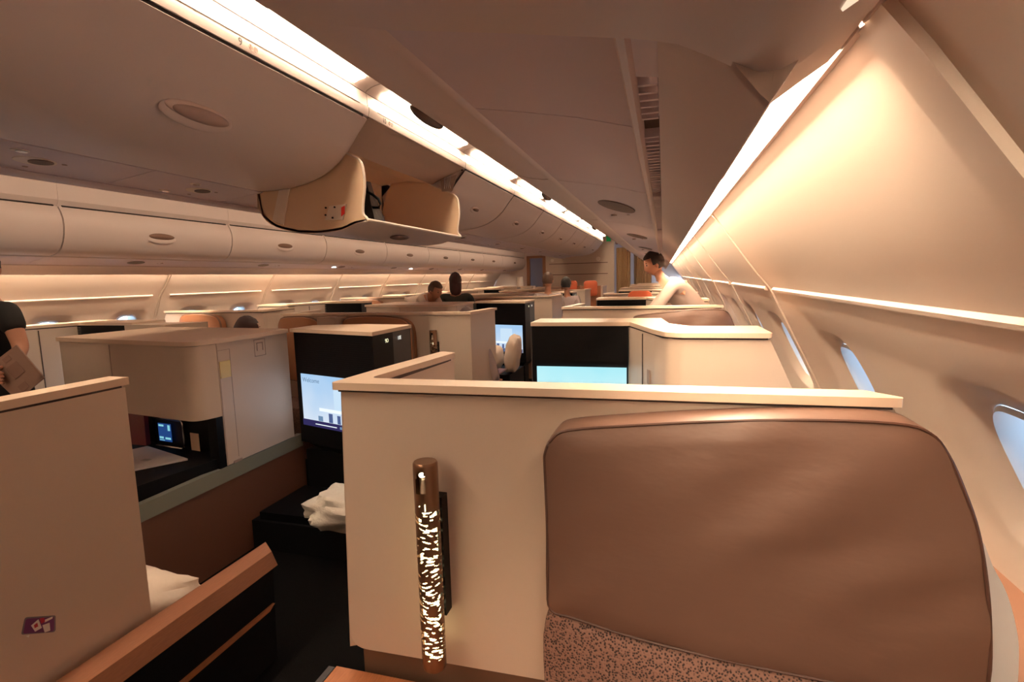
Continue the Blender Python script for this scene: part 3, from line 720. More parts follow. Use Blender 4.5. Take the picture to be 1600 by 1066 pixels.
def lamp(x, y, z0, z1, lab, grp, glow=6):
    r = .0315
    t = thing('reading_lamp', lab, 'lamp', (x, y, z0), group=grp)
    zs = z1 - .115
    # pierced sleeve
    bm = bmesh.new(); NA, NZ = 72, int((zs - z0 - .02) / .0018)
    g = [[bm.verts.new((x + r * math.cos(2 * math.pi * i / NA), y + r * math.sin(2 * math.pi * i / NA), z0 + .02 + (zs - z0 - .02) * j / NZ)) for i in range(NA)] for j in range(NZ + 1)]
    for j in range(NZ):
        for i in range(NA):
            a = 2 * math.pi * (i + .5) / NA
            zz = (z0 + (zs - z0) * j / NZ)
            q = Vector((math.cos(a) * 1.9, math.sin(a) * 1.9, (zz + .006 * math.sin(a * 2 + zz * 25)) * 175))
            v = noise.noise(q) 
            if v > .23 and 4 < j < NZ - 2: continue
            bm.faces.new((g[j][i], g[j][(i + 1) % NA], g[j + 1][(i + 1) % NA], g[j + 1][i]))
    bmesh.ops.delete(bm, geom=[v for v in bm.verts if not v.link_faces], context='VERTS')
    fin(bm, 'pierced_sleeve', BRONZE, t, smooth=True, recalc=False)
    bm = bmesh.new(); cyl(bm, (x, y, (z0 + .02 + zs) / 2), r * .72, zs - z0 - .03, 'Z', 24); fin(bm, 'glow_tube', emis('lamp_glow%d' % glow, (1, .78, .38), glow), t, smooth=True)
    # solid top with arched niche
    bm = bmesh.new(); NA = 40
    prof = [(r * .93, z0 - .002), (r, z0 + .004), (r, z0 + .021)]
    bm2 = bm
    rings = [[bm.verts.new((x + rr * math.cos(2 * math.pi * i / NA), y + rr * math.sin(2 * math.pi * i / NA), zz)) for i in range(NA)] for rr, zz in prof]
    for A, B in zip(rings, rings[1:]):
        for i in range(NA): bm.faces.new((A[i], A[(i + 1) % NA], B[(i + 1) % NA], B[i]))
    bm.faces.new(rings[0])
    fin(bm, 'foot_ring', BRONZE, t, smooth=True)
    bm = bmesh.new(); NZ = 24; NA = 48
    zt = z1
    g = [[bm.verts.new((x + r * math.cos(2 * math.pi * i / NA), y + r * math.sin(2 * math.pi * i / NA), zs + (zt - zs) * j / NZ)) for i in range(NA)] for j in range(NZ + 1)]
    for j in range(NZ):
        for i in range(NA):
            a = (i + .5) / NA * 360; zz = zs + (zt - zs) * (j + .5) / NZ
            da = (a - 268)            # towards the viewer
            u = da / 26.0; vv = (zz - (zt - .042)) / .03
            if abs(u) < 1 and abs(vv) < 1 and (u * u + max(0, vv) ** 2 < 1) : continue
            bm.faces.new((g[j][i], g[j][(i + 1) % NA], g[j + 1][(i + 1) % NA], g[j + 1][i]))
    top = [bm.verts.new((x + r * .9 * math.cos(2 * math.pi * i / NA), y + r * .9 * math.sin(2 * math.pi * i / NA), zt + .004)) for i in range(NA)]
    for i in range(NA): bm.faces.new((g[-1][i], g[-1][(i + 1) % NA], top[(i + 1) % NA], top[i]))
    bm.faces.new(top)
    bmesh.ops.delete(bm, geom=[v for v in bm.verts if not v.link_faces], context='VERTS')
    hd = fin(bm, 'lamp_head', BRONZE, t, smooth=True, recalc=False)
    bm = bmesh.new(); cyl(bm, (x, y + .004, zs + .055), r * .6, .10, 'Z', 20); fin(bm, 'niche_lining', mat('niche', (.36, .25, .18), .35, metal=.3), hd, smooth=True)
    bm = bmesh.new(); ellipsoid(bm, (x - .001, y - r * .62, zt - .026), (.0085, .006, .0065)); fin(bm, 'spot_lens', emis('lamp_spot%d' % glow, (1, .85, .55), glow * 1.3), hd, smooth=True)
    bm = bmesh.new(); cyl(bm, (x, y - r * .52, zt - .055), .0095, .034, 'Z', 16, .004); fin(bm, 'reflector_cone', mat('cone', (.7, .55, .42), .4), hd, smooth=True)
    bm = bmesh.new(); box(bm, x + .008, x + .010, y - r - .0012, y - r + .004, zs - .0, zs + .018); fin(bm, 'slit_light', emis('lamp_slit', (1, .85, .5), 4), hd)
    bm = bmesh.new(); cyl(bm, (x - .006, y - r, zs + .012), .0016, .003, 'Y', 8); fin(bm, 'pin_light', emis('lamp_slit', (1, .85, .5), 4), hd)
    bm = bmesh.new(); box(bm, x + .004, x + .030, y + r * .75, y + .060, z0 + .13, z1 - .10); fin(bm, 'mount', BLACK, t, bevel=.003)
    return t
def console_tv(y, lab, grp, scr, near=True):
    """window-side console: black screen front at Y=y, slanted cream side and low cabinet by the wall"""
    t = thing('screen_console', lab, 'console', (-.3, y, 0), group=grp)
    # cabinet body
    bm = bmesh.new()
    foot = [(-.78, y + .02), (-.20, y + .02), (-.04, y - .42), (.02, y - .545), (.09, y - .58), (.30, y - .58), (.47, y - .58), (.47, y - .25), (.12, y - .25), (.03, y - .10), (-.02, y + .28), (-.78, y + .28)]
    foot = round_poly(foot, [.0, 0, .05, .06, .06, 0, 0, 0, .05, .03, 0, 0], 4)
    prism_z(bm, foot, .0, 1.19)
    for v in bm.verts:
        if v.co.x > .40: v.co.x = v.co.x + (1.22 - v.co.z) * (.43 if v.co.z < 1 else 0)
    fin(bm, 'cabinet', SHELL, t, bevel=.004)
    cap = [(-.79, y - .012), (-.186, y + .0), (-.05, y - .425), (.012, y - .565), (.09, y - .60), (.478, y - .60), (.47, y - .24), (.125, y - .24), (.035, y - .09), (-.01, y + .295), (-.79, y + .295)]
    cap = round_poly(cap, [.01, 0, .05, .06, .06, .02, .01, .05, .03, .01, .01], 4)
    bm = bmesh.new(); prism_z(bm, cap, 1.199, 1.222); fin(bm, 'cap', CAPM, t, bevel=.004)
    bm = bmesh.new(); prism_z(bm, [(-.78, y + .005), (-.19, y + .012), (.0, y - .53), (.09, y - .585), (.46, y - .585), (.46, y - .3), (-.05, y + .2), (-.78, y + .2)], 1.189, 1.20); fin(bm, 'cap_joint', JOINT, t)
    # black front
    bm = bmesh.new(); slab(bm, [(-.78, y, .50), (-.185, y + .01, .50), (-.185, y + .01, 1.197), (-.78, y, 1.197)], -.02)
    bf = fin(bm, 'black_front', BLACK, t, bevel=.004)
    bm = bmesh.new(); slab(bm, [(-.752, y - .014, .60), (-.205, y - .010, .60), (-.205, y - .010, .950), (-.752, y - .014, .950)], .004)
    s = fin(bm, 'screen', scr, t)
    # dark slats of the front grille
    bm = bmesh.new()
    k = .985
    while k < 1.185: box(bm, -.77, -.195, y - .0158, y - .0145, k, k + .009); k += .0125
    g = fin(bm, 'front_ribs', BLACKM, bf); g['kind'] = 'stuff'
    bm = bmesh.new(); slab(bm, [(-.79, y, .55), (-.79, y + .28, .55), (-.79, y + .28, 1.197), (-.79, y, 1.197)], .006); npn = fin(bm, 'number_panel', CHAR, t, bevel=.002)
    # door joint and little catch on the slanted side
    bm = bmesh.new(); slab(bm, [(-.105, y - .245, .5), (-.103, y - .251, .5), (-.103, y - .251, 1.18), (-.105, y - .245, 1.18)], .003); fin(bm, 'door_joint', JOINT, t)
    bm = bmesh.new(); slab(bm, [(-.075, y - .335, .93), (-.062, y - .370, .90), (-.062, y - .370, 1.0), (-.075, y - .335, 1.0)], .004); fin(bm, 'catch', GREYIN, t)
    return t, npn

GR_R = 'partitions of the right window suites'
nth = ['nearest', 'second', 'third', 'fourth', 'fifth']
PR = partition(1.25, 'large cream suite partition in the right foreground, carrying the glowing lamp', GR_R)
ST = seat(1.25, 'brown leather seat back with woven lower cushion filling the lower right foreground', 'seats of the right window suites')
lamp(-.575, 1.185, .486, 1.042, 'bronze pierced cylinder reading lamp glowing on the near cream partition', 'reading lamps')
TVR, npn = console_tv(3.2, 'black screen console in the right window suite just behind the near partition', 'screen consoles on the right', SCR_B)
rowname = ['second', 'third', 'fourth', 'fifth']
for k in range(1, 5):
    dy = 3.4 * k - (.0)
    c = copy_tree(PR); c.location.y += dy; c['label'] = 'cream suite partition in the right window column, %s from the viewer' % rowname[k - 1]
    c = copy_tree(ST); c.location.y += dy; c['label'] = 'brown leather seat in the right window column, %s from the viewer' % rowname[k - 1]
    if k < 4:
        c = copy_tree(TVR); c.location.y += dy; c['label'] = 'black screen console in the right window column, %s from the viewer' % rowname[k - 1]
# left window column, mirrored
TF[0] = mirror_tf
PL = partition(4.66, 'cream suite partition in the left window column, nearest visible', 'partitions of the left window suites')
TVL, npl = console_tv(3.28, 'black screen console in the left window suite beside the person holding a paper', 'screen consoles on the left', SCR_A)
TF[0] = lambda p: p
# wooden ledge boards at the foot of the near partition
t = thing('floor_ledge', 'orange wooden ledge boards at the foot of the near partition', 'ledge', (-.5, 1.1, 0))
bm = bmesh.new(); box(bm, -.90, .6, .62, 1.245, 0, .365); fin(bm, 'ledge_base', BROWNP, t)
for k in range(3):
    bm = bmesh.new(); hexa(bm, [(-.915, 1.236 - .2 * k - .192, .366), (.6, 1.236 - .2 * k - .192, .366), (.6, 1.236 - .2 * k, .366), (-.915, 1.236 - .2 * k, .366), (-.915, 1.236 - .2 * k - .192, .38), (.6, 1.236 - .2 * k - .192, .38), (.6, 1.236 - .2 * k, .38), (-.915, 1.236 - .2 * k, .38)])
    fin(bm, 'board', WOOD, t, bevel=.003)
bm = bmesh.new(); box(bm, -.945, -.925, .6, 1.24, .33, .372); fin(bm, 'metal_edge', mat('dull_metal', (.12, .12, .13), .3, metal=.8), t)
# side ledge under the near window
t = thing('window_ledge', 'brown side ledge with dark inlay below the near right window', 'ledge', (.82, 1.35, 0))
bm = bmesh.new(); hexa(bm, [(.70, .6, 0), (.92, .6, 0), (.92, 2.0, 0), (.70, 2.0, 0), (.70, .6, .60), (.90, .6, .66), (.90, 2.0, .66), (.70, 2.0, .60)])
fin(bm, 'ledge_body', mat('ledge_brown', (.26, .13, .08), .45), t, bevel=.004)
bm = bmesh.new(); slab(bm, [(.70, .6, .603), (.73, .6, .612), (.73, 2.0, .612), (.70, 2.0, .603)], .006); fin(bm, 'dark_inlay', BLACK, t)

# ---------------- centre suites
def centre_shell(y0, lab, grp):
    t = thing('suite_partition', lab, 'partition', (-2.45, y0, 0), group=grp)
    bm = bmesh.new(); box(bm, -3.38, -1.54, y0, y0 + .06, .40, 1.205); fin(bm, 'front_panel', SHELL, t, bevel=.003)
    bm = bmesh.new(); hexa(bm, [(-1.60, y0 + .03, .40), (-1.54, y0, .40), (-1.50, y0 + .55, .40), (-1.55, y0 + .55, .40), (-1.60, y0 + .03, 1.205), (-1.54, y0, 1.205), (-1.50, y0 + .55, 1.205), (-1.55, y0 + .55, 1.205)]); fin(bm, 'return_panel', SHELL, t, bevel=.003)
    bm = bmesh.new(); hexa(bm, [(-3.38, y0, .40), (-3.32, y0, .40), (-3.36, y0 + .5, .40), (-3.41, y0 + .5, .40), (-3.38, y0, 1.205), (-3.32, y0, 1.205), (-3.36, y0 + .5, 1.205), (-3.41, y0 + .5, 1.205)]); fin(bm, 'return_panel', SHELL, t, bevel=.003)
    cp = [(-3.39, y0 - .02), (-1.53, y0 - .02), (-1.485, y0 + .57), (-1.56, y0 + .57), (-1.60, y0 + .07), (-3.31, y0 + .07), (-3.34, y0 + .52), (-3.42, y0 + .52)]
    bm = bmesh.new(); prism_z(bm, cp, 1.207, 1.228); fin(bm, 'cap', CAPM, t, bevel=.005)
    bm = bmesh.new(); box(bm, -3.36, -1.56, y0 + .02, y0 + .14, 0, .40); fin(bm, 'plinth', PLINTH, t)
    bm = bmesh.new(); box(bm, -2.90, -2.72, y0 - .17, y0, .45, 1.20); fin(bm, 'centre_divider', SHELL, t, bevel=.01)
    return t
def centre_seat(x0, x1, y0, lab, grp):
    t = thing('cabin_armchair', lab, 'armchair', ((x0 + x1) / 2, y0 - .1, 0), group=grp)
    s = lambda u: x0 + (x1 - x0) * u
    lp = [tuple(p) for p in smooth_loop([(s(0), 1.08), (s(.02), 1.15), (s(.12), 1.19), (s(.5), 1.20), (s(.8), 1.185), (s(.93), 1.155), (s(.99), 1.09), (s(1.0), .95), (s(1), .75), (s(.98), .65), (s(.5), .62), (s(.02), .65), (s(0), .75), (s(0), .95)], 3)]
    bm = bmesh.new(); pad(bm, lp, y0, y0 - .09, .03, 6); h = fin(bm, 'headrest', LEATHER2, t, smooth=True)
    bm = bmesh.new(); tube(bm, [(x, y0 - .075, z) for x, z in lp], .012, 6, True); fin(bm, 'dark_edge', PLINTH, h, smooth=True)
    bm = bmesh.new(); box(bm, x0 + .02, x1 - .02, y0 - .42, y0 - .0, .0, .45); fin(bm, 'seat_base', FABRIC, t, bevel=.02)
    return t
GC = 'partitions of the centre suites'
CS = centre_shell(4.15, 'wide cream partition of the centre suites with two leather seats and a bronze lamp', GC)
S1 = centre_seat(-2.70, -2.035, 4.14, 'tan leather seat in the centre suites, behind the black 10E screen console', 'seats of the centre suites')
S2 = centre_seat(-3.36, -2.92, 4.14, 'tan leather seat in the centre suites, left of the seat behind the 10E console', 'seats of the centre suites')
lamp(-1.86, 4.10, .55, 1.076, 'bronze pierced reading lamp on the centre suite partition beyond the 10E console', 'reading lamps', 0)
for k in range(1, 4):
    for o, l in ((CS, 'wide cream partition of the centre suites, %s row of them from the viewer'), (S1, 'tan leather right-hand seat of the centre suites, %s row from the viewer'), (S2, 'tan leather left-hand seat of the centre suites, %s row from the viewer')):
        c = copy_tree(o); c.location.y += 3.4 * k; c['label'] = l % rowname[k - 1]
SL = centre_seat(-5.03, -4.50, 4.63, 'brown leather seat by the left windows, lit by daylight, nearest visible', 'seats of the left window suites')
for k in range(1, 4):
    dy = 3.4 * k
    for o, l in ((PL, 'cream suite partition in the left window column, %s from the viewer'), (SL, 'brown leather seat in the left window column, %s from the viewer'), (TVL, 'black screen console in the left window column, %s from the viewer')):
        c = copy_tree(o); c.location.y += dy; c['label'] = l % rowname[k - 1]

# screen console of the right-hand centre suites
def centre_tv(y, lab, nums=True):
    t = thing('screen_console', lab, 'console', (-1.85, y, 0), group='screen consoles of the centre suites')
    ly, ry = y + .10, y - .10
    foot = [(-2.215, ly), (-1.545, ry), (-1.54, y + .35), (-1.90, y + .40), (-2.215, y + .32)]
    bm = bmesh.new(); prism_z(bm, foot, .50, 1.200)
    fin(bm, 'cabinet', BLACK, t, bevel=.006)
    bm = bmesh.new()
    hexa(bm, [(-2.10, ly + .06, .43), (-1.62, ry + .10, .43), (-1.60, y + .3, .43), (-2.10, y + .3, .43), (-2.20, ly + .01, .50), (-1.56, ry + .015, .50), (-1.56, y + .34, .50), (-2.2, y + .31, .50)])
    fin(bm, 'chin', BLACKM, t, bevel=.004)
    bm = bmesh.new(); prism_z(bm, [(-2.235, ly - .01), (-1.54, ry - .012), (-1.533, y + .355), (-1.90, y + .41), (-2.235, y + .33)], 1.201, 1.222); fin(bm, 'cap', CAPM, t, bevel=.004)
    d = (Vector((-1.545, ry)) - Vector((-2.215, ly))); L_ = d.length; d.normalize(); nn = Vector((d.y, -d.x))
    def P(u, z, off=.004): q = Vector((-2.215, ly)) + d * u * L_ + nn * off; return (q.x, q.y, z)
    bm = bmesh.new(); slab(bm, [P(.065, .615), P(.94, .615), P(.94, .942), P(.065, .942)], -.004); s = fin(bm, 'screen', SCR_A, t)
    W = emis('screen_white', (.85, .93, 1), 1.15); D = emis('screen_dark', (.05, .04, .16), .7); G = emis('screen_grey', (.25, .42, .66), .7); DB = emis('screen_shadow', (.12, .18, .42), .7)
    def q(nm, u0, u1, z0, z1, m, off=.0095):
        bm = bmesh.new(); slab(bm, [P(u0, z0, off), P(u1, z0, off), P(u1, z1, off), P(u0, z1, off)], -.001); fin(bm, nm, m, s)
    q('menu_bar', .065, .94, .617, .657, D)
    q('menu_text', .24, .52, .634, .639, W, .0115); q('menu_button', .56, .62, .630, .645, G, .0115); q('menu_button', .65, .70, .632, .644, G, .0115); q('menu_text', .74, .9, .634, .64, W, .0115)
    # picture: pale arches with figures
    for u0, u1, z0, z1, m in ((.30, .92, .722, .742, W), (.50, .74, .742, .90, emis('screen_pale', (.62, .80, .97), 1.05)), (.74, .90, .742, .80, emis('screen_pale', (.62, .80, .97), 1.05)), (.42, .47, .659, .715, DB), (.53, .57, .659, .710, DB), (.60, .63, .659, .705, G), (.66, .69, .659, .708, DB), (.75, .79, .659, .70, DB), (.28, .34, .659, .69, G)):
        q('picture_patch', u0, u1, z0, z1, m, .0088)
    if nums:
        text('welcome_text', 'Welcome', .040, P(.10, .895, .0115), (d.x, d.y, 0), (0, 0, 1), G, s)
    bm = bmesh.new(); k = .975
    while k < 1.19: slab(bm, [P(.02, k, .0005), P(.98, k, .0005), P(.98, k + .009, .0005), P(.02, k + .009, .0005)], -.0025); k += .0125
    g = fin(bm, 'front_ribs', BLACK, t); g['kind'] = 'stuff'
    bm = bmesh.new(); slab(bm, [(-1.545, ry + .005, .51), (-1.54, y + .345, .51), (-1.54, y + .345, 1.197), (-1.545, ry + .005, 1.197)], -.006)
    npn = fin(bm, 'number_panel', CHAR, t, bevel=.002)
    bm = bmesh.new(); box(bm, -2.2, -1.62, y + .12, y + .30, 0, .44); fin(bm, 'footwell_back', BLACKM, t)
    if nums:
        text('seat_number', '9D', .032, (-1.533, y + .015, 1.148), (0, 1, 0), (0, 0, 1), emis('seat_no', (1, .95, .6), 1.3), npn)
        text('seat_number', '10E', .032, (-1.533, y + .165, 1.148), (0, 1, 0), (0, 0, 1), emis('seat_no2', (1, .95, .85), 1.1), npn)
    return t
C1 = centre_tv(2.70, 'black screen console marked 9D and 10E beside the right aisle, showing a welcome picture')
for k in range(1, 4):
    c = copy_tree(C1); c.location.y += 3.4 * k; c['label'] = 'black screen console of the centre suites, %s from the viewer' % rowname[k - 1]
# storage console (box, niche, divider panel)
def storage(y, lab):
    dy = y - 2.25
    t = thing('storage_console', lab, 'console', (-2.7, y + .1, 0), group='storage consoles of the centre suites')
    foot = [(-3.43, 2.29 + dy), (-2.36, 2.115 + dy), (-2.262, 2.25 + dy), (-2.262, 2.34 + dy), (-3.40, 2.9 + dy)]
    bm = bmesh.new(); prism_z(bm, round_poly([(-3.43, 2.27 + dy), (-2.285, 2.10 + dy), (-2.25, 2.231 + dy), (-2.292, 2.236 + dy), (-2.292, 2.80 + dy), (-3.38, 2.9 + dy)], [0, .11, .0, 0, 0, 0], 8), .81, 1.196)
    ub = fin(bm, 'upper_box', SHELL, t, bevel=.003)
    bm = bmesh.new(); slab(bm, [(-2.945, 2.193 + dy, .81), (-2.941, 2.1924 + dy, .81), (-2.941, 2.1924 + dy, 1.19), (-2.945, 2.193 + dy, 1.19)], -.002); fin(bm, 'joint', GREYIN, ub)
    bm = bmesh.new(); slab(bm, [(-2.252, 2.232 + dy, .60), (-2.252, 2.235 + dy, .60), (-2.252, 2.235 + dy, 1.196), (-2.252, 2.232 + dy, 1.196)], -.002); fin(bm, 'joint', GREYIN, ub)
    bm = bmesh.new(); prism_z(bm, round_poly([(-3.45, 2.262 + dy), (-2.275, 2.088 + dy), (-2.238, 2.27 + dy), (-2.238, 2.78 + dy), (-2.29, 2.80 + dy), (-3.40, 2.92 + dy)], [.01, .11, 0, 0, 0, 0], 8), 1.199, 1.222); fin(bm, 'cap', CAPM, t, bevel=.005)
    # divider panel to the screen console
    bm = bmesh.new(); box(bm, -2.288, -2.25, 2.236 + dy, 2.78 + dy, .535, 1.197); dp = fin(bm, 'divider_panel', SHELL, t, bevel=.002)
    bm = bmesh.new()
    for (a, b, c, d_) in ((2.239, 2.2415, .50, 1.10), (2.317, 2.3195, .56, 1.16)): box(bm, -2.2505, -2.2490, a + dy, b + dy, c, d_)
    for z in (1.158,): box(bm, -2.2505, -2.2490, 2.239 + dy, 2.317 + dy, z, z + .002)
    fin(bm, 'slot_cover', GREYIN, dp)
    bm = bmesh.new(); box(bm, -2.252, -2.245, 2.243 + dy, 2.312 + dy, 1.01, 1.10); fin(bm, 'brass_latch', GOLD, dp, bevel=.003, label='brass latch plate')
    bm = bmesh.new(); box(bm, -2.252, -2.247, 2.28 + dy, 2.34 + dy, .50, .545); fin(bm, 'lower_latch', GREYIN, dp, bevel=.002)
    bm = bmesh.new()
    pts = [(-2.249, 2.50 + dy, 1.185), (-2.249, 2.585 + dy, 1.185), (-2.249, 2.585 + dy, 1.09), (-2.249, 2.50 + dy, 1.09)]
    tube(bm, pts, .002, 4, True); tube(bm, [(-2.249, 2.52 + dy, 1.12), (-2.249, 2.52 + dy, 1.165), (-2.249, 2.565 + dy, 1.165), (-2.249, 2.565 + dy, 1.12)], .003, 4); fin(bm, 'upper_latch', GREYIN, dp)
    # niche
    bm = bmesh.new(); slab(bm, [(-3.05, 2.39 + dy, .55), (-2.29, 2.29 + dy, .55), (-2.29, 2.29 + dy, .81), (-3.05, 2.39 + dy, .81)], -.03); nb = fin(bm, 'niche_back', BLACKM, t)
    bm = bmesh.new(); box(bm, -2.31, -2.252, 2.19 + dy, 2.26 + dy, .53, .81); fin(bm, 'niche_post', BLACK, t, bevel=.003)
    bm = bmesh.new(); box(bm, -2.5, -2.455, 2.36 + dy, 2.44 + dy, .56, .81); 
    bm.free()
    bm = bmesh.new(); hexa(bm, [(-3.35, 1.80 + dy, .52), (-2.36, 1.70 + dy, .50), (-2.258, 2.24 + dy, .50), (-3.35, 2.6 + dy, .52), (-3.35, 1.80 + dy, .585), (-2.36, 1.70 + dy, .585), (-2.258, 2.24 + dy, .585), (-3.35, 2.6 + dy, .585)]); fin(bm, 'table_shelf', BLACKM, t, bevel=.004)
    # handset dock
    def B(u, z, off=.0):   # on the niche back
        z -= .015; a = Vector((-3.05, 2.39 + dy)); b = Vector((-2.29, 2.29 + dy)); q = a + (b - a) * u; n = Vector((b - a)).normalized(); n = Vector((n.y, -n.x))
        q = q + n * off; return (q.x, q.y, z)
    fr = round_poly([(.28, .60), (.60, .60), (.60, .765), (.28, .765)], [.0, .03, .03, .0], 5)
    bm = bmesh.new(); tube(bm, [B(u, z, .034) for u, z in fr], .006, 6, True); fin(bm, 'dock_frame', CHROME, nb, smooth=True)
    bm = bmesh.new(); slab(bm, [B(.29, .61, .032), B(.59, .61, .032), B(.59, .755, .032), B(.29, .755, .032)], -.012); hs = fin(bm, 'handset', BLACK, nb, bevel=.004)
    bm = bmesh.new(); slab(bm, [B(.345, .635, .0465), B(.49, .635, .0465), B(.49, .74, .0465), B(.345, .74, .0465)], -.001); fin(bm, 'handset_display', emis('handset_blue', (.02, .07, .25), .9), nb)
    bm = bmesh.new()
    for u0, u1, z0, z1 in ((.355, .41, .722, .733), (.455, .48, .70, .733), (.355, .40, .65, .662), (.42, .48, .648, .660), (.355, .41, .640, .644)):
        slab(bm, [B(u0, z0, .048), B(u1, z0, .048), B(u1, z1, .048), B(u0, z1, .048)], -.0008)
    fin(bm, 'display_text', emis('handset_cyan', (.25, .65, .75), 1.0), nb)
    bm = bmesh.new(); slab(bm, [B(.67, .60, .033), B(.76, .595, .033), B(.76, .70, .033), B(.67, .70, .033)], -.002); fin(bm, 'mirror_pocket', INTER, nb, bevel=.001)
    # lower parts of the suite wall
    bm = bmesh.new(); box(bm, -2.285, -2.246, 1.62 + dy, 2.85 + dy, .452, .532); fin(bm, 'light_rail', STRIP, t, bevel=.002, label='grey-green rail')
    bm = bmesh.new(); box(bm, -2.29, -2.252, 1.10 + dy, 2.87 + dy, .0, .452); fin(bm, 'lower_panel', BROWNP, t)
    return t
SG = storage(2.25, 'cream storage console with an open black niche and handset, left of the 10E console')
for k in range(1, 4):
    c = copy_tree(SG); c.location.y += 3.4 * k; c['label'] = 'cream storage console between the centre suites, %s from the viewer' % rowname[k - 1]
t = thing('magazine', 'white card folder lying on the black table shelf under the handset', 'folder', (-2.6, 2.0, .585))
bm = bmesh.new(); hexa(bm, [(-2.98, 1.97, .587), (-2.62, 1.84, .587), (-2.41, 2.14, .587), (-2.84, 2.27, .587), (-2.98, 1.97, .597), (-2.62, 1.84, .597), (-2.41, 2.14, .597), (-2.84, 2.27, .597)]); cv = fin(bm, 'cover', PAPER, t)
bm = bmesh.new(); box(bm, -2.64, -2.59, 2.06, 2.09, .597, .5975); fin(bm, 'printed_mark', mat('pale_print', (.6, .58, .5), .6), cv)
bm = bmesh.new(); hexa(bm, [(-3.15, 2.275, .598), (-2.85, 2.272, .598), (-2.85, 2.30, .598), (-3.15, 2.31, .598), (-3.15, 2.295, .78), (-2.86, 2.285, .79), (-2.86, 2.31, .79), (-3.15, 2.32, .78)])
fin(bm, 'amenity_pouch', BURG, bevel=.012, label='dark burgundy leather pouch standing in the black niche', category='pouch')
# left-hand centre top box
bm = bmesh.new(); prism_z(bm, [(-3.72, 2.90), (-3.38, 2.93), (-3.24, 3.16), (-3.60, 3.12)], .6, 1.236)
fin(bm, 'side_locker', SHELL, bevel=.006, label='small cream locker top rising behind the storage console, at the left aisle', category='locker')

# near-left partition, rail, pillow
t = thing('suite_partition', 'cream partition at the left edge of the picture with a purple sticker', 'partition', (-1.6, .9, 0), group=GC)
bm = bmesh.new(); hexa(bm, [(-1.66, .2, .30), (-1.60, .2, .30), (-1.60, 1.23, .30), (-1.66, 1.23, .30), (-1.66, .2, 1.195), (-1.60, .2, 1.195), (-1.60, 1.228, 1.195), (-1.66, 1.228, 1.195)]); fin(bm, 'side_panel', SHELL, t, bevel=.004)
bm = bmesh.new(); box(bm, -1.672, -1.592, .2, 1.236, 1.203, 1.226); fin(bm, 'cap', CAPM, t, bevel=.007)
bm = bmesh.new(); box(bm, -1.655, -1.603, .2, 1.22, 1.194, 1.204); fin(bm, 'cap_joint', JOINT, t)
STK = mat('sticker_purple', (.13, .03, .12), .35)
t = thing('sticker', 'small purple slanted sticker on the near left partition', 'sticker', (-1.598, .92, .60))
def sk(pts, nm, m, off, par):
    bm = bmesh.new(); v = [bm.verts.new((-1.5995 + off, y, z)) for y, z in pts]; f = bm.faces.new(v)
    r = bmesh.ops.extrude_face_region(bm, geom=[f]); bmesh.ops.translate(bm, vec=(.0006, 0, 0), verts=[g for g in r['geom'] if isinstance(g, bmesh.types.BMVert)])
    return fin(bm, nm, m, par)
S0 = [(.880, .612), (.957, .566), (.962, .612), (.893, .652)]
so = sk(round_poly(S0, .006, 4), 'backing', mat('sticker_edge', (.16, .15, .16), .4), .0, t)
S1_ = [(.884, .612), (.953, .571), (.958, .610), (.895, .647)]
sk(round_poly(S1_, .005, 4), 'print', STK, .0007, so)
sk([(.903, .622), (.921, .628), (.926, .600), (.910, .600)], 'print_white', PAPER, .0014, so)
sk([(.909, .619), (.917, .621), (.918, .610), (.910, .610)], 'print_red', mat('print_red', (.45, .02, .05), .5), .002, so)
sk([(.928, .606), (.945, .602), (.944, .580), (.931, .583)], 'print_white', PAPER, .0014, so)
sk([(.936, .617), (.954, .614), (.953, .609), (.934, .610)], 'print_white', PAPER, .0014, so)
sk([(.924, .628), (.934, .624), (.935, .612), (.926, .612)], 'print_red', mat('print_red', (.45, .02, .05), .5), .0014, so)
sk([(.889, .602), (.897, .600), (.894, .594)], 'print_white', PAPER, .0014, so)
t = thing('suite_sidewall', 'low dark suite side wall with an orange wooden rail beside the aisle', 'side wall', (-1.5, 1.1, 0))
bm = bmesh.new(); hexa(bm, [(-1.575, .2, .395), (-1.46, .2, .395), (-1.46, 1.65, .395), (-1.575, 1.62, .395), (-1.575, .2, .452), (-1.475, .2, .455), (-1.475, 1.64, .455), (-1.555, 1.70, .455)])
fin(bm, 'wooden_rail', RAILW, t, bevel=.008, label='orange wooden rail')
bm = bmesh.new(); hexa(bm, [(-1.565, .2, .0), (-1.49, .2, .0), (-1.49, 1.64, .0), (-1.565, 1.64, .0), (-1.565, .2, .395), (-1.475, .2, .395), (-1.475, 1.64, .395), (-1.565, 1.64, .395)])
sb = fin(bm, 'dark_side', BLACKM, t)
bm = bmesh.new(); hexa(bm, [(-1.484, .2, .228), (-1.470, .2, .228), (-1.470, 1.60, .228), (-1.484, 1.60, .228), (-1.484, .2, .244), (-1.470, .2, .244), (-1.470, 1.63, .244), (-1.484, 1.63, .244)])
fin(bm, 'orange_inlay', WOOD, sb, bevel=.003, label='thin orange wooden inlay')
bm = bmesh.new(); box(bm, -2.24, -1.58, .25, 1.60, .0, .16); fin(bm, 'bed_base', BROWNP, bevel=.01, label='brown seat base behind the orange wooden rail', category='seat')
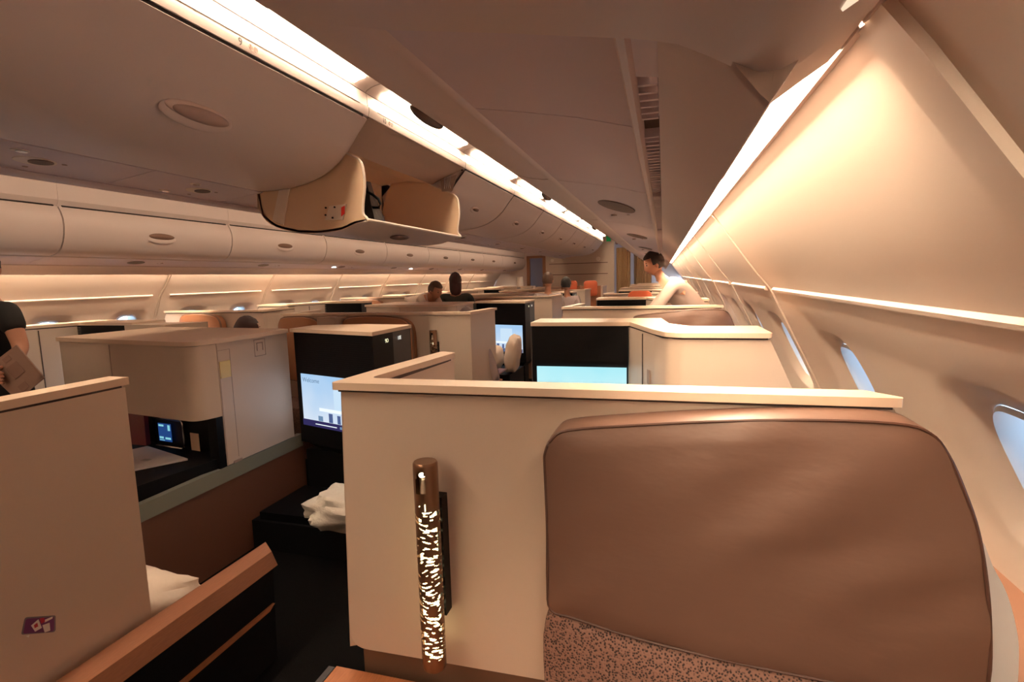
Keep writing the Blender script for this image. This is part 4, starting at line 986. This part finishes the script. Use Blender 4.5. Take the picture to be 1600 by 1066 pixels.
def blob(name, c, r, seed, amp, m, lab, cat, rot=None, seg=40):
    bm = bmesh.new(); ellipsoid(bm, (0, 0, 0), (1, 1, 1), None, seg, seg // 2)
    for v in bm.verts:
        p = v.co.normalized(); e = 0.55
        q = Vector([math.copysign(abs(k) ** e, k) for k in p])
        v.co = Vector((q.x * r[0], q.y * r[1], (p.z) * r[2])) * (1 + amp * noise.noise(p * 2.2 + Vector((seed, 0, 0))) + amp * .4 * noise.noise(p * 6 + Vector((0, seed, 0))))
    if rot: bmesh.ops.rotate(bm, cent=(0, 0, 0), matrix=rot, verts=bm.verts)
    bmesh.ops.translate(bm, vec=c, verts=bm.verts)
    return fin(bm, name, m, None, smooth=True, label=lab, category=cat)
blob('pillow', (-1.88, 1.30, .40), (.26, .24, .10), 3, .16, BED, 'white pillow lying behind the orange wooden rail at the lower left', 'pillow', Matrix.Rotation(math.radians(-22), 3, 'X'))
t = thing('footrest', 'black footrest box under the 10E screen console', 'footrest', (-1.85, 2.75, 0))
bm = bmesh.new(); box(bm, -2.24, -1.56, 2.36, 2.80, .0, .17); fin(bm, 'footrest_box', BLACKM, t, bevel=.02)
bm = bmesh.new(); box(bm, -2.2, -1.58, 2.38, 2.78, .17, .215); fin(bm, 'footrest_pad', BLACK, t, bevel=.02)
blob('blanket', (-1.60, 2.36, .31), (.20, .15, .095), 8, .25, mat('quilt', (.72, .66, .58), .8, bump=.8, scale=22), 'folded white quilt on the footrest, between the near partition and the 10E console', 'blanket')
# things on the bed in the next centre suite
blob('blanket', (-1.85, 5.55, .62), (.14, .2, .14), 5, .1, BED, 'rolled beige blanket in front of the next centre screen', 'blanket')
blob('pillow', (-1.52, 5.35, .70), (.07, .14, .20), 6, .1, BED, 'white pillow standing upright beside the rolled blanket', 'pillow', Matrix.Rotation(math.radians(8), 3, 'Y'))
bm = bmesh.new(); hexa(bm, [(-1.9, 4.9, .555), (-1.55, 4.9, .555), (-1.55, 5.2, .555), (-1.9, 5.2, .555), (-1.9, 4.9, .57), (-1.55, 4.9, .57), (-1.55, 5.2, .57), (-1.9, 5.2, .57)])
fin(bm, 'magazine', mat('mag', (.25, .12, .14), .4), label='mauve magazine lying in front of the rolled blanket', category='magazine')
bm = bmesh.new(); box(bm, -2.24, -1.52, 5.2, 5.78, 0, .50); fin(bm, 'bed_base', BLACKM, bevel=.01, label='dark bed base under the rolled blanket and upright pillow', category='bed')

# ================================================================== PEOPLE
def skin_mesh(chain, sub=2):
    """chain: dict name -> (pos, radius, parent)"""
    me = bpy.data.meshes.new('s'); names = list(chain); idx = {n: i for i, n in enumerate(names)}
    me.from_pydata([chain[n][0] for n in names], [(idx[chain[n][2]], idx[n]) for n in names if chain[n][2]], [])
    o = bpy.data.objects.new('s', me); COL.objects.link(o)
    md = o.modifiers.new('k', 'SKIN')
    for i, n in enumerate(names):
        r = chain[n][1]; r = r if isinstance(r, tuple) else (r, r); me.skin_vertices[0].data[i].radius = r
    me.skin_vertices[0].data[0].use_root = True
    md.use_smooth_shade = True
    s = o.modifiers.new('u', 'SUBSURF'); s.levels = sub
    dg = bpy.context.evaluated_depsgraph_get(); dg.update()
    out = bpy.data.meshes.new_from_object(o.evaluated_get(dg))
    bpy.data.objects.remove(o); bpy.data.meshes.remove(me)
    return out
def head_bm(bm, c, yaw, pitch=0.0, s=1.0):
    """head with face looking along -Y turned by yaw"""
    R = Matrix.Translation(c) @ Matrix.Rotation(yaw, 4, 'Z') @ Matrix.Rotation(pitch, 4, 'X') @ Matrix.Scale(s, 4)
    st = len(bm.verts)
    t = bmesh.new()
    ellipsoid(t, (0, 0, 0), (.075, .095, .115), None, 28, 20)
    for v in t.verts:
        if v.co.z < -.02: k = (-.02 - v.co.z) / .095; v.co.x *= 1 - .30 * k; v.co.y = v.co.y * (1 - .15 * k) - .008 * k
        if v.co.y < 0 and abs(v.co.x) < .018 and -.045 < v.co.z < .015: v.co.y -= .016 * (1 - abs(v.co.x) / .018) * (1 - abs(v.co.z + .03) / .05)
        if v.co.y < -.05 and .0 < v.co.z < .03 and .015 < abs(v.co.x) < .05: v.co.y += .006
    ellipsoid(t, (.076, .005, -.01), (.012, .02, .032), None, 10, 8); ellipsoid(t, (-.076, .005, -.01), (.012, .02, .032), None, 10, 8)
    ellipsoid(t, (0, -.083, -.062), (.024, .010, .008), None, 12, 8)
    for v in t.verts: v.co = R @ v.co
    m = bpy.data.meshes.new('h'); t.to_mesh(m); t.free(); bm.from_mesh(m); bpy.data.meshes.remove(m)
    return R
def hair_bm(bm, R, style='short'):
    t = bmesh.new(); ellipsoid(t, (0, .012, .016), (.088, .106, .118), None, 28, 20)
    dead = [v for v in t.verts if (v.co.y < -.045 and v.co.z < .055) or (v.co.z < -.06 and style == 'short') or (v.co.y < .0 and v.co.z < -.01)]
    bmesh.ops.delete(t, geom=dead, context='VERTS')
    if style == 'long': ellipsoid(t, (0, .055, -.07), (.085, .055, .15), None, 20, 14)
    if style == 'bun': ellipsoid(t, (0, .10, .06), (.045, .045, .045), None, 16, 10)
    for v in t.verts:
        v.co += v.co.normalized() * .006 * noise.noise(v.co * 40); v.co = R @ v.co
    m = bpy.data.meshes.new('h'); t.to_mesh(m); t.free(); bm.from_mesh(m); bpy.data.meshes.remove(m)
def person(lab, J, yaw, hc, cloth, trouser, hairm, style='short', pitch=0.0, extra=None, base=None, rad=1.0, sleeve=1, hands=None, hyaw=None):
    """J: joints pelvis, chest, neck, shL, elL, wrL, shR, elR, wrR, hipL, knL, anL, hipR, knR, anR"""
    loc = base or (J['pelvis'][0], J['pelvis'][1], 0)
    t = thing('person', lab, 'person', loc)
    V = {k: Vector(v) for k, v in J.items()}
    mid = (V['pelvis'] + V['chest']) / 2
    ch = {'pelvis': (V['pelvis'], (.125 * rad, .10 * rad), None), 'mid': (mid, (.115 * rad, .09 * rad), 'pelvis'), 'chest': (V['chest'], (.14 * rad, .10 * rad), 'mid'), 'neck': (V['neck'], .05, 'chest'), 'head': (Vector(hc) - (Vector(hc) - V['neck']).normalized() * .05, .05, 'neck')}
    for s in 'LR':
        ch['sh' + s] = (V['sh' + s], .055, 'chest'); ch['el' + s] = (V['el' + s], .040, 'sh' + s); ch['wr' + s] = (V['wr' + s], .027, 'el' + s)
        hp = V['wr' + s] + (V['wr' + s] - V['el' + s]).normalized() * .07; ch['hand' + s] = (hp, (.036, .018), 'wr' + s)
        if not (hands and s in hands):
            d = (V['wr' + s] - V['el' + s]).normalized(); sd = d.cross(Vector((0, 0, 1)));
            if sd.length < .1: sd = Vector((1, 0, 0))
            sd.normalize(); dn = sd.cross(d)
            for f in range(4):
                b0 = hp + sd * (.020 - .0135 * f) + d * .022; ln = (.062, .07, .065, .05)[f]
                ch['f%s%da' % (s, f)] = (b0 + d * ln * .5, .0085, 'hand' + s); ch['f%s%db' % (s, f)] = (b0 + d * ln - dn * .012, .0075, 'f%s%da' % (s, f))
            ch['t%s' % s] = (hp + sd * .045 + d * .0, .010, 'hand' + s); ch['tb%s' % s] = (hp + sd * .058 + d * .025, .009, 't%s' % s)
        ch['hip' + s] = (V['hip' + s], .085 * rad, 'pelvis'); ch['kn' + s] = (V['kn' + s], .058, 'hip' + s); ch['an' + s] = (V['an' + s], .038, 'kn' + s)
        toe = V['an' + s] + Matrix.Rotation(yaw, 3, 'Z') @ Vector((0, -.16, -.05)); ch['toe' + s] = (toe, (.04, .03), 'an' + s)
    if extra: ch.update(extra)
    bm = bmesh.new(); m = skin_mesh(ch); bm.from_mesh(m); bpy.data.meshes.remove(m)
    R = head_bm(bm, hc, yaw if hyaw is None else hyaw, pitch)
    fin(bm, 'body', SKIN, t, smooth=True, recalc=False)
    # shirt
    g = .016
    cs = {'pelvis': (V['pelvis'], (.135 * rad + g * .5, .11 * rad + g * .5), None), 'mid': (mid, (.125 * rad + g, .10 * rad + g), 'pelvis'), 'chest': (V['chest'], (.15 * rad + g, .11 * rad + g), 'mid'), 'neck': (V['chest'] + (V['neck'] - V['chest']) * .75, .062, 'chest')}
    hem = V['pelvis'] + (V['pelvis'] - mid).normalized() * .07; cs['hem'] = (hem, (.145 * rad + g, .12 * rad + g), 'pelvis')
    for s in 'LR':
        cs['sh' + s] = (V['sh' + s], .068, 'chest')
        e = V['sh' + s] + (V['el' + s] - V['sh' + s]) * (.62 if sleeve == .5 else 1.0); cs['el' + s] = (e, .062 if sleeve == .5 else .052, 'sh' + s)
        if sleeve == 1: cs['wr' + s] = (V['wr' + s], .038, 'el' + s)
    bm = bmesh.new(); m = skin_mesh(cs); bm.from_mesh(m); bpy.data.meshes.remove(m); fin(bm, 'shirt', cloth, t, smooth=True, recalc=False)
    ct = {'pelvis': (V['pelvis'], (.14 * rad, .115 * rad), None), 'waist': (V['pelvis'] + (mid - V['pelvis']).normalized() * .09, (.13 * rad, .105 * rad), 'pelvis')}
    for s in 'LR': ct['hip' + s] = (V['hip' + s], .098 * rad, 'pelvis'); ct['kn' + s] = (V['kn' + s], .072, 'hip' + s); ct['an' + s] = (V['an' + s] + Vector((0, 0, .03)), .055, 'kn' + s)
    bm = bmesh.new(); m = skin_mesh(ct); bm.from_mesh(m); bpy.data.meshes.remove(m); fin(bm, 'trousers', trouser, t, smooth=True, recalc=False)
    bm = bmesh.new()
    for sx_ in (-.030, .030):
        ellipsoid(bm, (sx_, -.079, .012), (.012, .008, .006), None, 10, 8)
        ellipsoid(bm, (sx_, -.078, .034), (.017, .006, .0035), None, 10, 6)
    bmesh.ops.transform(bm, matrix=R, verts=bm.verts); fin(bm, 'eyes', HAIR, t, smooth=True, recalc=False)
    for s in 'LR':
        bm = bmesh.new(); ellipsoid(bm, tuple(V['an' + s] + Matrix.Rotation(yaw, 3, 'Z') @ Vector((0, -.07, -.035))), (.052, .14, .045), Matrix.Rotation(yaw, 4, 'Z'), 16, 10)
        for v in bm.verts: v.co.z = max(v.co.z, .002)
        fin(bm, 'shoe', BLACKM, t, smooth=True, recalc=False)
    bm = bmesh.new(); hair_bm(bm, R, style); fin(bm, 'hair', hairm, t, smooth=True, recalc=False)
    return t
def stand(x, y, yaw, h=1.66, lean=(0, 0)):
    R = Matrix.Rotation(yaw, 3, 'Z')
    def P(a, b, c): v = R @ Vector((a, b, 0)); return (x + v.x, y + v.y, c)
    k = h / 1.7
    return {'pelvis': P(0, 0, .93 * k), 'chest': P(0, -.01, 1.27 * k), 'neck': P(0, 0, 1.46 * k), 'shL': P(.19, 0, 1.38 * k), 'elL': P(.25, .02, 1.10 * k), 'wrL': P(.22, -.14, .90 * k),
            'shR': P(-.19, 0, 1.38 * k), 'elR': P(-.25, .02, 1.10 * k), 'wrR': P(-.22, -.14, .90 * k), 'hipL': P(.09, 0, .86 * k), 'knL': P(.10, -.02, .48 * k), 'anL': P(.10, .02, .08),
            'hipR': P(-.09, 0, .86 * k), 'knR': P(-.10, -.02, .48 * k), 'anR': P(-.10, .02, .08)}, P(0, -.02, 1.60 * k)
DARK = mat('black_cloth', (.008, .008, .009), .85)
NAVY = mat('dark_trousers', (.02, .02, .025), .8)
GREEN = mat('dark_green_cloth', (.05, .065, .055), .8)
WHITEC = mat('pale_shirt', (.62, .50, .42), .8)
GREYC = mat('grey_lilac_shirt', (.42, .34, .33), .8)
# 1: person in black at the left edge holding a newspaper
J, hc = stand(-3.80, 2.15, math.radians(60), 1.74)
J['shL'] = (-3.60, 2.13, 1.40); J['elL'] = (-3.50, 2.12, 1.17); J['wrL'] = (-3.36, 1.94, 1.07)
J['shR'] = (-3.92, 1.98, 1.42); J['elR'] = (-3.85, 1.85, 1.14); J['wrR'] = (-3.62, 1.82, 1.0)
hp = Vector((-3.30, 1.895, 1.06))
ex = {}
for f in range(4):
    b0 = hp + Vector((-.005 + .0, -.015 + .016 * f - .02, .0))
    b0 = hp + Vector((.0, -.006, .026 - .017 * f))
    ex['g%da' % f] = (b0 + Vector((.030, -.020, .004)), .0095, 'handL'); ex['g%db' % f] = (b0 + Vector((.055, -.035, .004)), .0085, 'g%da' % f); ex['g%dc' % f] = (b0 + Vector((.072, -.030, -.004)), .008, 'g%db' % f)
ex['gt'] = (hp + Vector((.01, -.01, .045)), .011, 'handL'); ex['gt2'] = (hp + Vector((.04, -.02, .055)), .009, 'gt')
person('person in a black short-sleeved top at the left edge holding a newspaper', J, math.radians(60), hc, DARK, DARK, HAIR, 'short', sleeve=.5, extra=ex, hands='L')
t = thing('newspaper', 'pinkish folded newspaper held by the person in black', 'newspaper', (-3.2, 1.89, .95))
bm = bmesh.new()
NP = mat('newsprint', (.36, .22, .17), .7)
Q = [(-3.175, 1.90, 1.226), (-3.008, 1.90, 1.06), (-3.19, 1.88, .94), (-3.40, 1.88, 1.10)]
slab(bm, Q, .006); pg = fin(bm, 'pages', NP, t, bevel=.001)
def np_patch(u0, u1, v0, v1, nm):
    a, b, c, d = (Vector(p) for p in Q)
    def f(u, v): return tuple((a * (1 - u) + b * u) * (1 - v) + (d * (1 - u) + c * u) * v + Vector((0, -.0035, 0)))
    bm = bmesh.new(); slab(bm, [f(u0, v0), f(u1, v0), f(u1, v1), f(u0, v1)], .001); fin(bm, nm, INK2, pg)
np_patch(.30, .62, .25, .60, 'printed_picture'); np_patch(.08, .2, .3, .5, 'printed_block'); np_patch(.78, .95, .45, .7, 'printed_block')
# 2: standing in the right aisle, leaning over a seat
P_ = person('blurred dark-haired person in a pale shirt bending over a seat in the right column', {'pelvis': (.42, 5.75, .98), 'chest': (.17, 5.62, 1.30), 'neck': (-.02, 5.58, 1.46), 'shL': (.13, 5.80, 1.40), 'elL': (-.06, 5.85, 1.20), 'wrL': (-.22, 5.75, 1.02), 'shR': (.10, 5.42, 1.40), 'elR': (-.05, 5.36, 1.18), 'wrR': (-.22, 5.40, 1.00), 'hipL': (.44, 5.84, .90), 'knL': (.42, 5.84, .48), 'anL': (.40, 5.84, .08), 'hipR': (.44, 5.66, .90), 'knR': (.40, 5.62, .48), 'anR': (.36, 5.62, .08)},
            math.radians(-70), (-.095, 5.57, 1.60), mat('shirt_r', (.50, .38, .32), .8), NAVY, HAIR, 'short', pitch=math.radians(20), rad=1.15)
# 3: dark long hair, dark green top
J, hc = stand(-2.79, 6.97, math.radians(200), 1.56)
person('standing person with long dark reddish hair and a dark green top in the centre suites', J, math.radians(200), hc, GREEN, NAVY, HAIRR, 'long')
# 4: white shirt, bent
PW = person('person in a pale shirt bending over a centre suite, left of the dark-haired standing person', {'pelvis': (-3.26, 6.52, 1.06), 'chest': (-3.09, 6.45, 1.27), 'neck': (-2.95, 6.44, 1.31), 'shL': (-3.00, 6.62, 1.27), 'elL': (-2.90, 6.68, 1.0), 'wrL': (-2.82, 6.62, .85), 'shR': (-3.05, 6.28, 1.27), 'elR': (-2.95, 6.30, 1.0), 'wrR': (-2.82, 6.36, .85), 'hipL': (-3.28, 6.62, .92), 'knL': (-3.26, 6.62, .48), 'anL': (-3.28, 6.62, .08), 'hipR': (-3.28, 6.44, .92), 'knR': (-3.26, 6.44, .48), 'anR': (-3.28, 6.44, .08)},
       math.radians(70), (-2.915, 6.44, 1.355), WHITEC, NAVY, mat('brown_hair', (.06, .028, .015), .6), 'short', pitch=math.radians(25), rad=1.3); PW.location.y += .12
def sit(x, y, yaw, hz):
    R = Matrix.Rotation(yaw, 3, 'Z')
    def P(a, b, c): v = R @ Vector((a, b, 0)); return (x + v.x, y + v.y, c)
    b = hz - .82
    return {'pelvis': P(0, .02, b + .10), 'chest': P(0, .05, b + .45), 'neck': P(0, .03, b + .64), 'shL': P(.18, .05, b + .56), 'elL': P(.24, -.02, b + .28), 'wrL': P(.18, -.24, b + .22),
            'shR': P(-.18, .05, b + .56), 'elR': P(-.24, -.02, b + .28), 'wrR': P(-.18, -.24, b + .22), 'hipL': P(.10, -.02, b + .08), 'knL': P(.11, -.42, b + .08), 'anL': P(.11, -.44, .08),
            'hipR': P(-.10, -.02, b + .08), 'knR': P(-.11, -.42, b + .08), 'anR': P(-.11, -.44, .08)}, P(0, .0, hz - .01 + .0)
for (x, y, yaw, hz, hm, lab) in ((-3.30, 3.62, 0, 1.125, HAIRR, 'seated person of whom only the dark reddish hair shows above the storage console'),
                                 (-1.735, 4.60, 180, 1.125, HAIRR, 'seated person with dark hair showing behind the centre partition by the right aisle'),
                                 (-1.75, 8.3, 20, 1.455, mat('brown_hair', (.06, .028, .015), .6), 'distant passenger with brown hair, left of the two heads in the centre suites'),
                                 (-1.60, 9.1, -10, 1.375, HAIR, 'distant passenger with dark hair, right of the two heads in the centre suites')):
    J, hc = sit(x, y, math.radians(yaw), hz)
    person(lab, J, math.radians(yaw), hc, GREYC, NAVY, hm, 'short', hyaw=math.radians(170) if (yaw == 0 or y > 8) else None)
# orange seat headrests far away
for (x, y, z, lab) in ((-2.04, 12.2, 1.30, 'seat with orange-red headrest beside the distant dark-haired head'), (-1.58, 12.2, 1.29, 'seat with orange-red headrest against the far cross wall'), (-.285, 7.12, 1.19, 'seat with orange-red headrest left of the person bending over')):
    t = thing('cabin_armchair', lab, 'armchair', (x, y, 0), group='distant orange-topped seats')
    bm = bmesh.new(); pad(bm, round_poly([(x - .15, z - .25), (x + .15, z - .25), (x + .15, z + .10), (x - .15, z + .10)], .08, 6), y, y - .08, .03, 4)
    fin(bm, 'headrest', mat('orange_fabric', (.55, .12, .05), .7), t, smooth=True)
    bm = bmesh.new(); box(bm, x - .22, x + .22, y - .02, y + .10, .2, z - .02); fin(bm, 'backrest', LEATHER2, t, bevel=.02)
    bm = bmesh.new(); box(bm, x - .22, x + .22, y - .22, y + .10, 0, .42); fin(bm, 'seat_base', LEATHER2, t, bevel=.02)
# low far walls of the centre and left rows
bm = bmesh.new(); box(bm, -5.2, -3.75, 15.6, 15.9, 0, 1.24); fin(bm, 'cabinet', SHELL, bevel=.01, label='low cream cabinet in front of the far cross wall on the left', category='cabinet')
